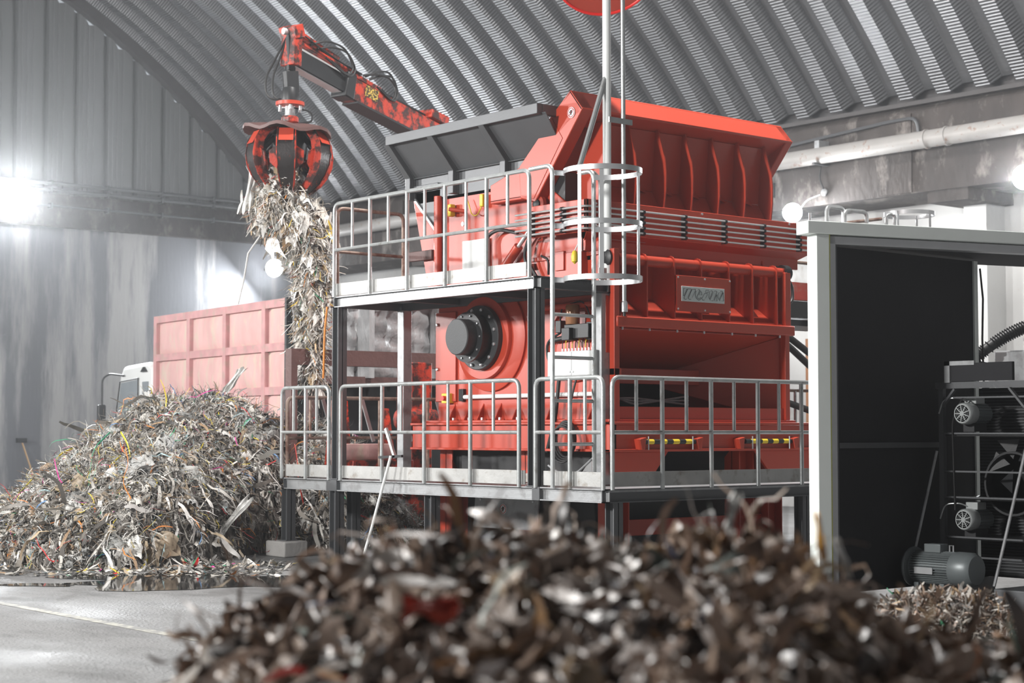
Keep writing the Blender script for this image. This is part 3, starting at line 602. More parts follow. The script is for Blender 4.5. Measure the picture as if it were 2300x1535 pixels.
sp(MB().lathe([(.001, 0), (.035, .03), (.04, .08), (.03, .13), (.015, .15)], (12.72, 14.0, 3.42), (0, 0, 1), 14), 'hanging_control', 'yellow', 0)
sp(MB().tube([(12.72, 14.0, 3.57), (12.76, 13.98, 3.66)], .006, 6), 'hanging_cord', 'white', 0)
sp(MB().bx(12.98, 13.1, 14.2, 14.7, 3.3, 3.6).bx(12.96, 13.0, 14.45, 14.6, 3.4, 3.62), 'valve_block')
sp(MB().bx(X0-.02, X0, 14.0, 15.3, 3.55, 3.6), 'side_rib')
# hood: lid top, lip, underside, ribbed front, end beams, sides
XA, XB = 12.95, 16.52
hd = sp(MB().plate([(XA, 14.12, 5.195), (XB, 14.12, 5.195), (XB, 14.32, 5.43), (XA, 14.32, 5.43)], (0, .02, -.02)), 'hood_top')
sp(MB().plate([(XA, 14.32, 5.43), (XB, 14.32, 5.43), (XB, 14.75, 5.1), (XA, 14.75, 5.1)], (0, -.02, -.02)), 'hood_back')
sp(MB().plate([(XA, 14.12, 5.195), (XB, 14.12, 5.195), (XB, 14.42, 5.05), (XA, 14.42, 5.05)], (0, 0, .015)), 'hood_underside')
sp(MB().plate([(13.35, 14.3, 5.1), (16.14, 14.3, 5.1), (16.14, 14.36, 4.4), (13.35, 14.36, 4.4)], (0, .02, 0)), 'hood_front_wall')
sp(MB().plate([(13.35, 14.36, 4.4), (16.14, 14.36, 4.4), (16.14, 14.22, 4.17), (13.35, 14.22, 4.17)], (0, .02, -.02)), 'hood_lower_slope')
def hoodrib(x, w=.016):
    return MB().xpl(x-w/2, x+w/2, [(14.25, 5.12), (14.22, 5.0), (14.15, 4.78), (14.13, 4.6), (14.13, 4.4), (14.16, 4.17), (14.24, 4.17), (14.37, 4.42), (14.31, 5.1)])
for x in (13.8, 14.28, 14.73, 15.19, 15.65): sp(hoodrib(x), 'hood_rib', 'red', 0)
for x in (14.28, 14.73, 15.19, 15.65, 16.13):
    sp(MB().plate([(x-.46, 14.2, 4.4), (x-.12, 14.34, 4.37), (x-.46, 14.34, 4.7)], (0, .012, -.005)), 'hood_gusset', 'red', 0)
sp(hoodrib(16.14, .02), 'hood_end_rib', 'red', 0)
sp(MB().xpl(13.33, 13.36, [(14.2, 5.1), (14.16, 4.9), (14.12, 4.55), (14.15, 4.17), (14.95, 4.17), (14.75, 5.1)]), 'hood_side_plate')
sp(MB().xpl(16.13, 16.16, [(14.3, 5.1), (14.95, 4.17), (14.95, 5.0)]), 'hood_side_plate')
def endbeam(xa, xb):
    return MB().xpl(xa, xb, [(14.12, 5.195), (14.32, 5.43), (15.22, 4.64), (15.19, 4.29), (14.93, 4.22)])
sp(endbeam(XA, XA+.17), 'hood_end_beam', bevel=.01); sp(endbeam(XB-.12, XB), 'hood_end_beam', bevel=.01)
sp(MB().xpl(XA-.006, XA, [(14.63, 5.15), (15.2, 4.66), (15.17, 4.32), (14.95, 4.26), (14.45, 4.9)]), 'beam_cover_plate')
sp(MB().bx(13.12, 13.33, 14.6, 14.9, 4.2, 4.55), 'gap_shade_block', 'black')  # black block stands in for the shade in the gap beside the hood
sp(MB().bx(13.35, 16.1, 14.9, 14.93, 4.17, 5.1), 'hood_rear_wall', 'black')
# no hand sticker on the hood beam
def sticker(center, nrm, u, r, parent):
    c = Vector(center); nrm = Vector(nrm); u = Vector(u); w = nrm.cross(u)
    MB().lathe([(r, 0), (r, .002), (.001, .0025)], c, nrm, 28).build('warning_sticker', 'white', parent)
    MB().tube([c+nrm*.003+(u*math.cos(2*PI*i/28)+w*math.sin(2*PI*i/28))*r*.82 for i in range(28)], r*.07, 6, closed=True).build('sticker_ring', M['ringred'], parent)
    MB().tube([c+nrm*.004+(u*.58+w*.58)*r, c+nrm*.004-(u*.58+w*.58)*r], r*.05, 6).build('sticker_slash', M['ringred'], parent)
    MB().plate([c+nrm*.003+(u*a+w*b_)*r for a, b_ in ((-.5, .0), (-.3, .25), (-.05, .5), (.3, .4), (.4, .05), (.15, -.2), (0, -.6), (-.12, -.2), (-.3, -.55), (-.28, -.1))], nrm*.002).build('sticker_hand', 'black', parent)
M['ringred'] = nm('sticker_red', (.5, .01, .02), .5)
sticker((XA-.007, 14.3, 5.17), (-1, 0, 0), (0, -1, 0), .062, sh)
# grey feed hopper
gp = 'steel'
HX, HZ = 13.1, 4.78
sp(MB().plate([(HX, 14.6, HZ), (HX, 17.42, HZ), (12.73, 17.45, 5.18), (12.73, 14.5, 5.18)], (.012, 0, .01)), 'hopper_wall', gp)
sp(MB().plate([(HX, 14.9, HZ), (HX, 17.42, HZ), (HX, 17.42, 4.45), (HX, 14.9, 4.45)], (.012, 0, 0)), 'hopper_wall', gp)
sp(MB().bx(12.66, 12.74, 14.56, 17.46, 5.165, 5.285), 'hopper_rim', gp)
sp(MB().bx(12.74, 13.2, 14.56, 14.62, 5.165, 5.285), 'hopper_rim', gp)
sp(MB().bx(12.74, 16.3, 17.4, 17.46, 5.165, 5.285), 'hopper_rim', gp)
sp(MB().bx(16.3, 16.38, 14.9, 17.46, 5.165, 5.285), 'hopper_rim', gp)
sp(MB().plate([(HX, 17.42, HZ), (15.9, 17.42, HZ), (16.3, 17.45, 5.18), (12.73, 17.45, 5.18)], (0, .012, 0)), 'hopper_wall', gp)
sp(MB().bx(HX, 15.9, 17.42, 17.44, 4.4, HZ), 'hopper_wall', gp)
sp(MB().plate([(15.9, 14.9, HZ), (15.9, 17.42, HZ), (16.3, 17.45, 5.18), (16.3, 14.9, 5.18)], (.012, 0, .01)), 'hopper_wall', gp)
for y in (15.59, 16.58, 17.46):
    b = MB().plate([(12.72, y-.06, 5.17), (HX-.03, y-.06, HZ), (HX-.03, y-.06, 4.5), (HX+.01, y-.06, 4.5), (HX+.01, y-.06, HZ+.02), (12.76, y-.06, 5.2)], (0, .1, 0))
    b.plate([(12.66, y-.06, 5.17), (HX-.1, y-.06, HZ), (HX-.1, y-.06, 4.5), (HX-.03, y-.06, 4.5), (HX-.03, y-.06, HZ), (12.74, y-.06, 5.17)], (0, .1, 0))
    sp(b, 'hopper_post', gp)
sp(MB().bx(HX-.05, HX, 14.95, 17.4, HZ-.012, HZ+.0), 'hopper_crease', gp)
sp(MB().bx(X0-.04, X0+.04, 16.9, 17.5, 4.6, 4.68), 'hopper_beam', gp)
sp(MB().xpl(X0, X0+.02, [(17.48, 4.6), (16.9, 4.6), (16.9, 4.0)]), 'hopper_plate', gp)
sp(MB().beam((X0-.01, 17.45, 4.55), (X0-.01, 16.93, 4.04), .03, .04), 'hopper_brace', 'alu')
sp(MB().xpl(X0-.02, X0+.0, [(17.43, 4.5), (16.95, 4.05), (16.92, 3.3), (17.1, 3.3)]), 'rear_wedge_plate')
sp(MB().bx(13.0, 13.06, 16.95, 17.45, 3.72, 3.84), 'rear_stub_beam', 'brown')
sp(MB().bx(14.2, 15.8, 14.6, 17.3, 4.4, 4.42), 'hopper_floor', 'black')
# cable coil hanging on the side by the ladder
cc = V(X0-.2, 14.35, 1.5)
for k in range(4):
    MB().tube([cc+V(-.02*k, (.16+.01*k)*math.cos(2*PI*i/24), .2*math.sin(2*PI*i/24)-.02*k) for i in range(24)], .013, 7, closed=True).build('cable_coil', 'rubber', sh)
hose([(X0-.15, 14.35, 1.7), (X0-.15, 14.3, 2.0), (X0-.12, 14.25, 2.2)], .012)
hose([(X0-.15, 14.7, 1.2), (X0-.18, 14.5, 1.12), (X0-.2, 14.2, 1.1), (X0-.15, 13.95, 1.3)], .014, 'steel_l')
hose([(X0-.13, 14.75, 1.35), (X0-.13, 14.6, 1.75), (X0-.12, 14.55, 2.2)], .022)
hose([(X1+.08, 14.0, 3.5), (X1+.2, 13.9, 3.4), (X1+.16, 13.85, 3.2), (X1+.03, 13.85, 3.15)], .02, rr=.15)
hose([(X1+.08, 14.0, 3.6), (X1+.28, 13.9, 3.4), (X1+.22, 13.85, 3.15), (X1+.03, 13.85, 3.1)], .02, rr=.15)
# grey guard plate with sticker low under the deck
gpn = thing('guard_plate', 'grey guard plate with round warning sticker under the lower walkway', 'plate', (13.0, 15.6, .3))
MB().xpl(12.98, 13.0, [(16.05, .84), (14.9, .84), (14.95, .45), (16.1, .45)]).build('plate', 'steel_l', gpn)
sticker((12.975, 15.53, .68), (-1, 0, 0), (0, -1, 0), .06, gpn)
for (y, z) in ((15.95, .78), (15.0, .78), (15.0, .5)): MB().lathe([(.014, 0), (.014, .01), (.006, .014)], (12.98, y, z), (-1, 0, 0), 8).build('bolt', 'zinc', gpn)
gpn.location = gpn.location
tag(MB().bx(13.3, 15.6, 14.3, 16.6, 0, .9).build('conveyor_housing', 'black', bevel=.02), 'dark conveyor housing standing under the shredder', 'conveyor')
# ------------------------------------------------------------------ loader crane and grab
F2 = V(math.sin(math.radians(40.17)), math.cos(math.radians(40.17)), 0)   # hall direction used for laying out the piles
R2 = V(F2.y, -F2.x, 0)
def rel(a, b, z): return F2*b+R2*a+V(0, 0, z)      # a metres to the right, b metres ahead of where the photographer stands
cr = thing('loader_crane', 'worn red and black loader crane arm reaching over the waste pile', 'crane', (16.6, 21.9, 0))
T0 = rel(-3.05, 24, 6.98); T1 = rel(-1.25, 26.6, 6.35)
ad = (T1-T0).normalized(); an = V(0, 0, 1); an = (an-ad*an.dot(ad)).normalized(); sd = ad.cross(an)
def A(t, n, s=0): return T0+ad*t+an*n+sd*s
L = (T1-T0).length
MB().beam(A(-.05, -.17), A(1.35, -.17), .2, .26, an).build('inner_boom', 'black', cr, bevel=.015)
MB().beam(A(1.1, -.19), A(L+.3, -.15), .26, .33, an).build('outer_boom', 'red2', cr, bevel=.015)
MB().beam(A(1.02, -.17), A(1.22, -.17), .3, .38, an).build('boom_collar', 'black', cr, bevel=.02)
MB().beam(A(1.3, -.36), A(L, -.32), .3, .03, an).build('boom_flange', 'black', cr)
MB().beam(A(-.1, .22), A(.9, .16), .1, .07, an).build('top_guard', 'red2', cr, bevel=.01)
MB().beam(A(-.05, .1), A(1.9, .06), .09, .07, an).build('extension_cylinder', 'red2', cr, bevel=.01)
MB().cyl(A(-.05, .0), A(1.3, .0), .03, 12).build('piston_rod', 'chrome', cr)
MB().cyl(A(1.9, .05), A(L, .08), .025, 10).build('pipe', 'black', cr)
MB().beam(A(-.1, .26), A(-.02, -.3), .26, .16, ad).beam(A(-.14, .26), A(-.05, .1), .3, .2, ad).build('boom_head', 'red2', cr, bevel=.012)
MB().beam(A(1.0, -.3), A(.0, -.3), .16, .02, an).build('wear_strip', 'alu', cr)
MB().add([A(1.45, -.2, .1345), A(1.75, -.2, .135), A(1.75, -.03, .135), A(1.45, -.03, .135)], [(0, 1, 2, 3)]).build('worn_sticker', nm('worn_yellow_print', (.03, .02, .015), .5, 0, .1, 20, dirt=(.6, .42, .08), dscale=30, damt=.9, dlo=.5, dhi=.53), cr)
e = A(L+.1, -.1)
MB().beam(A(L-.2, .1), A(L+.25, .12), .3, .14, an).beam(A(L-.05, -.2), A(L+.5, -.75), .24, .3, an).build('boom_knuckle', 'red2', cr, bevel=.02)
MB().beam(A(L+.4, -.6), (17.1, 20.3, 3.4), .3, .36).build('main_boom', 'red2', cr, bevel=.02)
MB().cyl((17.1, 20.3, 0), (17.1, 20.3, 3.8), .26, 20).build('crane_column', 'red2', cr)
HT = A(-.12, .15)          # link hangs from here
hx, hy = HT.x, HT.y
MB().beam((hx, hy, HT.z+.05), (hx, hy, 6.62), .12, .1, (0, 1, 0)).beam((hx, hy, 6.62), (hx+.02, hy, 6.32), .2, .12, (0, 1, 0)).build('hanger_link', 'black', cr, bevel=.01)
MB().cyl((hx-.12, hy, HT.z+.02), (hx+.12, hy, HT.z+.02), .05, 14).build('pivot_pin', 'chrome', cr)
for k, (a, b_) in enumerate(((-.36, 5.95), (-.26, 6.0))):
    MB().tube(rounded([(hx, hy, HT.z+.05), (hx+R2.x*a*.5, hy+R2.y*a*.5, HT.z-.3), (hx+R2.x*a, hy+R2.y*a, 6.5), (hx+R2.x*a*.9, hy+R2.y*a*.9, 6.22), (hx, hy, 6.22)], .3, 6), .016, 8).build('hose', 'rubber', cr)
for k, (t, h, w) in enumerate(((.35, .32, .8), (.5, .28, .7), (1.6, .34, .55), (1.55, .26, .65), (1.7, .3, .5))):
    MB().tube(rounded([A(t-.1, .12, .05), A(t+.15, h*.9, .1), A(t+w*.7, h*1.05, .12), A(t+w, h*.3, .13), A(t+w*.8, -.08, .15), A(t+w*.2, .02, .14)], .25, 6), .015, 8).build('hose', 'rubber', cr)
for k in range(4): MB().tube(rounded([A(-.08, .2, -.09+.06*k), A(.3, .24-.03*k, -.09+.06*k), A(.9, .1, -.09+.06*k), A(1.4, .12, -.06+.04*k)], .2, 5), .013, 6).build('hose', 'rubber', cr)
gr = thing('grab', 'worn red and black orange peel grab holding waste under the crane arm', 'grab', (hx, hy, 5.0))
G0 = V(hx, hy, 0)
def gl(name, prof, z, mat, n=28): return MB().lathe(prof, (hx, hy, z), (0, 0, 1), n).build(name, mat, gr)
gl('rotator_disc', [(.14, 0), (.2, .01), (.2, .06), (.14, .07)], 6.12, 'red')
gl('rotator_motor', [(.12, 0), (.13, .1), (.1, .2), (.05, .22)], 6.18, 'black')
gl('rotator_shaft', [(.09, 0), (.07, .08), (.07, .2)], 5.94, 'chrome')
gl('rotator_flange', [(.1, 0), (.12, .02), (.12, .08), (.1, .1)], 5.88, 'red2')
for k in range(6):
    a = 2*PI*k/6; MB().cyl((hx+.16*math.cos(a), hy+.16*math.sin(a), 6.06), (hx+.16*math.cos(a), hy+.16*math.sin(a), 6.12), .022, 8).build('bolt', 'zinc', gr)
MB().tube(rounded([(hx+.02, hy-.05, 6.1), (hx+R2.x*.3, hy+R2.y*.3, 6.05), (hx+R2.x*.32, hy+R2.y*.32, 5.9), (hx+.05, hy, 5.88)], .1), .012, 6).build('hose', 'black', gr)
# sagging cover plates
rnd = random.Random(3)
b = MB(); vs = []; nr = 5; na = 36
for i in range(nr+1):
    for j in range(na):
        a = 2*PI*j/na; r = .1+.5*i/nr*(1+.06*math.sin(5*a+1)+.04*math.sin(3*a)); z = 5.87-.1*(i/nr)**1.5-.035*math.sin(6*a+.4)*(i/nr)-.05*math.cos(a+.5)*(i/nr)
        vs.append((hx+r*math.cos(a), hy+r*math.sin(a), z))
vs += [(x, y, z-.045) for x, y, z in vs]
o_ = (nr+1)*na
fs = [(i*na+j, (i+1)*na+j, (i+1)*na+(j+1) % na, i*na+(j+1) % na) for i in range(nr) for j in range(na)]
fs += [tuple(reversed([q+o_ for q in f])) for f in fs]+[(nr*na+j, o_+nr*na+j, o_+nr*na+(j+1) % na, nr*na+(j+1) % na) for j in range(na)]
b.add(vs, fs).build('top_cover', 'brown', gr)
gl('grab_hub', [(.1, -.5), (.22, -.45), (.26, -.1), (.2, 0)], 5.8, 'black')
def tine(phi):
    ur = V(math.cos(phi), math.sin(phi), 0); ut = V(-math.sin(phi), math.cos(phi), 0)
    c = [(.30, 5.8), (.47, 5.74), (.57, 5.6), (.6, 5.42), (.585, 5.28), (.52, 5.13), (.42, 5.0), (.28, 4.88), (.16, 4.82)]
    wd = [.11, .115, .12, .12, .115, .105, .09, .065, .02]
    P = lambda r, z, s_: V(hx, hy, z)+ur*r+ut*s_
    vs = []; m = len(c)
    for (r, z), w in zip(c, wd): vs += [P(r, z, -w), P(r, z, w), P(r-.035, z, w), P(r-.035, z, -w)]
    blade = MB().add(vs, [(i*4+j, i*4+(j+1) % 4, i*4+4+(j+1) % 4, i*4+4+j) for i in range(m-1) for j in range(4)]+[(3, 2, 1, 0), tuple(range(4*m-4, 4*m))]).build('tine', 'blade', gr, smooth=50)
    for sg in (-1, 1):          # raised edge flanges and side wings
        vs = []
        for (r, z), w in zip(c, wd): vs += [P(r+.012, z, sg*w), P(r+.012, z, sg*(w+.014)), P(r-.13, z, sg*(w+.014)), P(r-.13, z, sg*w)]
        MB().add(vs, [(i*4+j, i*4+(j+1) % 4, i*4+4+(j+1) % 4, i*4+4+j) for i in range(m-1) for j in range(4)]+[(3, 2, 1, 0), tuple(range(4*m-4, 4*m))]).build('tine_flange', 'red2').parent = blade
        MB().plate([P(.52, 5.5, sg*.12), P(.5, 5.42, sg*.24), P(.47, 5.26, sg*.23), P(.46, 5.16, sg*.11)], -ur*.02).build('tine_wing', 'red2').parent = blade
    MB().add([P(.605, 5.55, -.1), P(.605, 5.55, .1), P(.50, 5.735, .1), P(.50, 5.735, -.1)], [(0, 1, 2, 3)]).build('tine_patch', 'red').parent = blade
    MB().cyl(P(.15, 5.75, 0), P(.4, 5.5, 0), .04, 12).build('tine_cylinder', 'black', gr)
for k in range(6): tine(math.radians(-128+60*k))
# ------------------------------------------------------------------ waste: ribbons and crumpled rags
PAL = [((.5, .48, .44), 20), ((.3, .285, .26), 21), ((.17, .155, .135), 20), ((.08, .073, .065), 16), ((.04, .038, .036), 10), ((.7, .68, .65), 10), ((.3, .2, .12), 6), ((.42, .33, .22), 5),
       ((.7, .55, .04), 2.2), ((.65, .22, .04), 1.6), ((.6, .03, .03), .9), ((.03, .25, .12), .8), ((.08, .2, .4), .6), ((.6, .06, .3), .4), ((.3, .42, .44), 2)]
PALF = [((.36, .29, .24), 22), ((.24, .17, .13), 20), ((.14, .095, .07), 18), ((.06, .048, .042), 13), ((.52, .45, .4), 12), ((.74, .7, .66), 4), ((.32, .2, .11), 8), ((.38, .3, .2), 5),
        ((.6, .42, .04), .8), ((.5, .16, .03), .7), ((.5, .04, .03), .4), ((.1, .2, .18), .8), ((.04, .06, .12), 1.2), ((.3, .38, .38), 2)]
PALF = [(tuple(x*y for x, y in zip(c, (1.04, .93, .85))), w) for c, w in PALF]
PALH = [((.66, .64, .6), 24), ((.5, .46, .41), 18), ((.3, .27, .23), 16), ((.12, .11, .1), 9), ((.42, .3, .18), 10), ((.75, .73, .7), 12), ((.72, .5, .05), 3), ((.7, .26, .05), 2.5), ((.6, .04, .04), 1), ((.04, .28, .14), .8), ((.3, .4, .42), 3)]
def pick(rng, pal, n):
    w = np.array([p[1] for p in pal], float); c = np.array([p[0] for p in pal]); k = rng.choice(len(pal), n, p=w/w.sum())
    return np.clip(c[k]*rng.uniform(.75, 1.2, (n, 1)), 0, .85)
def np_mesh(name, verts, quads, cols, mat, smooth=True):
    me = bpy.data.meshes.new(name); nv, nf = len(verts), len(quads)
    me.vertices.add(nv); me.vertices.foreach_set('co', verts.astype(np.float32).ravel())
    me.loops.add(nf*4); me.loops.foreach_set('vertex_index', quads.astype(np.int32).ravel())
    me.polygons.add(nf); me.polygons.foreach_set('loop_start', np.arange(0, nf*4, 4, dtype=np.int32))
    me.polygons.foreach_set('use_smooth', np.full(nf, smooth))
    me.update(calc_edges=True)
    ca = me.color_attributes.new('Col', 'FLOAT_COLOR', 'POINT')
    ca.data.foreach_set('color', np.concatenate([cols, np.ones((nv, 1))], 1).astype(np.float32).ravel())
    me.materials.append(M[mat]); o = bpy.data.objects.new(name, me); COL.objects.link(o); return o
def unit(a): return a/np.maximum(np.linalg.norm(a, axis=-1, keepdims=True), 1e-9)
def ribbons(rng, root, d, nrm, length, width, nseg, curl, grav, cols, lift=0):
    n = len(root); p = root.copy(); d = unit(d); s = unit(np.cross(d, nrm)); P = []
    g = np.array([0, 0, -1.]); w = width[:, None]
    spin = rng.normal(0, .5, (n, 3))
    for i in range(nseg+1):
        t = i/nseg; ww = w*(1-.55*abs(2*t-1)**2)
        P.append(p-s*ww/2); P.append(p+s*ww/2)
        d = unit(d+rng.normal(0, curl, (n, 3))+spin*curl*.8+g*grav+nrm*lift*(1 if t < .4 else -1)*.5)
        s = unit(s+rng.normal(0, .25, (n, 3))-d*np.sum(s*d, 1, keepdims=True)); s = unit(s-d*np.sum(s*d, 1, keepdims=True))
        p = p+d*(length[:, None]/nseg)
    v = np.stack(P, 1).reshape(-1, 3); k = 2*(nseg+1)
    q = np.array([(2*i, 2*i+1, 2*i+3, 2*i+2) for i in range(nseg)])
    return v, (np.arange(n)[:, None, None]*k+q[None]).reshape(-1, 4), np.repeat(cols, k, 0)
def rags(rng, c, nrm, size, cols, m=5, crump=.35, grav=.3, aspect=(.5, 1.4)):
    n = len(c); size = np.minimum(size, np.exp(np.mean(np.log(size)))*2.1); a = unit(np.cross(nrm, rng.normal(0, 1, (n, 3)))); b = np.cross(nrm, a)
    u = np.linspace(-.5, .5, m); U, Vv = np.meshgrid(u, u, indexing='ij'); U = U.ravel(); Vv = Vv.ravel()
    asp = rng.uniform(*aspect, n)[:, None]; sx = (size[:, None]*asp); sy = size[:, None]/np.sqrt(asp)
    f1 = rng.uniform(2, 7, (n, 1)); f2 = rng.uniform(2, 7, (n, 1)); ph = rng.uniform(0, 6, (n, 2))
    h = crump*size[:, None]*(np.sin(f1*U+ph[:, :1])+np.sin(f2*Vv+ph[:, 1:])+.7*np.sin((f1+f2)*(U+Vv)+ph[:, :1]*2))*.5
    pinch = 1-.6*np.abs(np.sin(f2*Vv*.6+ph[:, 1:]))*rng.uniform(0, 1, (n, 1))
    P = c[:, None]+a[:, None]*((U*sx*pinch)[..., None])+b[:, None]*((Vv*sy)[..., None])+nrm[:, None]*h[..., None]
    P = P+rng.normal(0, .05, P.shape)*size[:, None, None]
    P[..., 2] -= grav*size[:, None]*(U**2+Vv**2)*2
    q = np.array([(i*m+j, (i+1)*m+j, (i+1)*m+j+1, i*m+j+1) for i in range(m-1) for j in range(m-1)])
    return P.reshape(-1, 3), (np.arange(n)[:, None, None]*m*m+q[None]).reshape(-1, 4), np.repeat(cols, m*m, 0)
def joinm(parts):
    vs = []; qs = []; cs = []; o = 0
    for v, q, c in parts: vs.append(v); qs.append(q+o); cs.append(c); o += len(v)
    return np.concatenate(vs), np.concatenate(qs), np.concatenate(cs)
def lump(x, y, s, seed=0):
    """smooth pseudo noise"""
    r = np.random.default_rng(seed); o = 0
    for k in range(7):
        a = r.uniform(0, 6.28); f = s*r.uniform(.6, 2.2); o = o+np.sin((x*math.cos(a)+y*math.sin(a))*f+r.uniform(0, 6))/(1+.35*k)
    return o/2.4
def pile(name, hf, A0, A1, B0, B1, na, nb, mat='core', parent=None):
    a = np.linspace(A0, A1, na); b = np.linspace(B0, B1, nb); AA, BB = np.meshgrid(a, b, indexing='ij'); Z = hf(AA, BB)
    P = AA[..., None]*np.array(R2)+BB[..., None]*np.array(F2); P[..., 2] = Z
    q = np.array([(i*nb+j, (i+1)*nb+j, (i+1)*nb+j+1, i*nb+j+1) for i in range(na-1) for j in range(nb-1)])
    keep = (Z.ravel()[q] > -.05).any(1); q = q[keep]
    v = P.reshape(-1, 3); v[:, 2] = np.maximum(v[:, 2], -.03)
    return np_mesh(name, v, q, np.zeros((len(v), 3)), mat)
def surf(rng, hf, A0, A1, B0, B1, n, zmin=.02, front=0):
    a = rng.uniform(A0, A1, n*3); b = rng.uniform(B0, B1, n*3); z = hf(a, b); k = z > zmin; a, b, z = a[k][:n], b[k][:n], z[k][:n]
    e = .05; ga = (hf(a+e, b)-hf(a-e, b))/(2*e); gb = (hf(a, b+e)-hf(a, b-e))/(2*e)
    nn = -ga[:, None]*np.array(R2)-gb[:, None]*np.array(F2)+np.array([0, 0, 1.]); p = a[:, None]*np.array(R2)+b[:, None]*np.array(F2)+z[:, None]*np.array([0, 0, 1.])
    slope = np.sqrt(ga**2+gb**2)
    return p, unit(nn), slope
# large pile at the left
cx_ = np.array([-3400, -1200, -300, 0, 60, 130, 180, 215, 260, 380, 480, 560, 640, 700, 780, 840, 920, 1010, 1300])
cz_ = np.array([0, .1, .2, .32, .45, .78, 1.05, 1.4, 1.7, 1.92, 2.05, 1.92, 1.86, 1.8, 1.5, 1.05, .5, -.1, -.2])-.07
def hpile(a, b):
    px = 1150+3880*a/24.5; H = np.interp(px, cx_, cz_)
    toe = np.interp(px, [-300, 450, 560, 660], [20.2, 20.2, 21.3, 23.0])+.25*lump(a, b*0, 1.4, 5)
    t = (b-toe)/(24.6-toe); f = np.where(t < 0, -.3, np.where(t < 1, np.sin(np.clip(t, 0, 1)*PI/2)**.62, np.clip(1-(b-24.6)/4.0, -.2, 1)))
    z = H*f*(1+.07*lump(a, b, 1.3, 1))+.19*lump(a, b, 2.6, 2)*np.clip(f, 0, 1)+.08*lump(a, b, 6, 3)*np.clip(f*2, 0, 1)
    # keep clear of the walkway
    return z
rng = np.random.default_rng(11)
BX_ = (-10.5, -.8, 19.6, 28.2)
pb = pile('waste_pile', hpile, *BX_, 150, 130); tag(pb, 'tall heap of shredded plastic and paper waste on the floor at the left', 'waste pile', kind='stuff')
n = 62000
p, nn, sl = surf(rng, hpile, -10.0, -.8, 19.8, 25.6, n)
down = nn*0; down[:, 2] = -1; down = unit(down-nn*np.sum(down*nn, 1, keepdims=True)+rng.normal(0, .75, p.shape))
n = len(p)
parts = [ribbons(rng, p+nn*.02, down, nn, rng.uniform(.06, .34, n), rng.lognormal(-4.85, .55, n), 5, .32, .12, pick(rng, PAL, n), .35)]
p, nn, sl = surf(rng, hpile, -10.0, -.8, 19.8, 25.4, 6500); n = len(p)
parts.append(rags(rng, p+nn*.03, unit(nn+rng.normal(0, .45, p.shape)), rng.lognormal(-2.45, .45, n), pick(rng, PAL[:8]+PAL[-1:], n), 5, .4, .5))
# larger crumpled films and bags lying on the face
p, nn, sl = surf(rng, hpile, -9.6, -1.0, 20.0, 24.8, 230); n = len(p)
parts.append(rags(rng, p+nn*.05, unit(nn+rng.normal(0, .25, p.shape)), rng.lognormal(-1.45, .3, n), pick(rng, [((.5, .5, .48), 20), ((.34, .34, .33), 20), ((.2, .2, .19), 14), ((.66, .65, .62), 12), ((.06, .06, .06), 10), ((.3, .24, .17), 6)], n), 12, .16, .45, (.35, 1.2)))
# long drooping film strips
p, nn, sl = surf(rng, hpile, -9.5, -.9, 20.0, 25.0, 1500); n = len(p)
parts.append(ribbons(rng, p+nn*.06, np.tile([0, 0, -1.], (n, 1))+rng.normal(0, .5, p.shape)-np.array(F2)*.5, nn, rng.uniform(.3, .8, n), rng.uniform(.02, .07, n), 9, .25, .15, pick(rng, PAL[:8], n), .2))
p, nn, sl = surf(rng, hpile, -9.8, -.8, 19.9, 25.4, 420); n = len(p)
parts.append(ribbons(rng, p+nn*.07, np.tile([0, 0, -1.], (n, 1))+rng.normal(0, .7, p.shape), nn, rng.uniform(.25, .8, n), rng.uniform(.008, .018, n), 10, .28, .1, pick(rng, PAL[8:], n), .2))
# loose litter round the toe
ta = rng.uniform(-9.5, -2.6, 2600); tb = rng.uniform(19.0, 20.9, 2600)
p = ta[:, None]*np.array(R2)+tb[:, None]*np.array(F2)+np.array([0, 0, .015]); n = len(p); up_ = np.tile([0, 0, 1.], (n, 1))
parts.append(ribbons(rng, p, rng.normal(0, 1, p.shape)*[1, 1, .05], up_, rng.uniform(.05, .22, n), rng.uniform(.01, .05, n), 4, .2, 0, pick(rng, PAL, n)))
v, q, c = joinm(parts); v[:, 2] = np.maximum(v[:, 2], .004)
o = np_mesh('shredded_strips', v, q, c, 'waste'); o['kind'] = 'stuff'; o.parent = pb
# single conspicuous pieces on the pile
def strand(a, b, pts, r, name, mat, label, cat='strap', flat=True, w=.03):
    z0 = float(hpile(np.array([a]), np.array([b]))[0])
    P = [rel(a+x, b-.12-y, z0+.04+z) for x, y, z in pts]
    m = MB().band(rounded(P, .12, 5), w, .004, (R2*.3+V(0, 0, 1)).normalized() if not flat else tuple(R2*.2-F2*.6+V(0, 0, .75)))
    return tag(m.build(name, mat, smooth=60), label, cat)
M['ystrap'] = nm('yellow_strap', (.8, .68, .03), .4); M['gstrap'] = nm('green_strap', (.02, .4, .2), .4); M['pstrap'] = nm('pink_tape', (.8, .05, .35), .4); M['rstrap'] = nm('red_strap', (.7, .03, .02), .4)
strand(-5.85, 23.0, [(.1, 0, .1), (-.1, .1, .03), (-.2, .2, -.2), (-.18, .3, -.5), (0, .45, -.62), (.2, .5, -.6)], 0, 'yellow_strap', 'ystrap', 'curled yellow plastic strap near the top left of the big pile', w=.035)
strand(-4.95, 22.0, [(0, 0, .35), (.12, .1, .2), (.2, .2, -.15), (.4, .3, -.2), (.65, .3, -.18)], 0, 'yellow_strap', 'ystrap', 'long yellow strap hanging mid height on the big pile', w=.03)
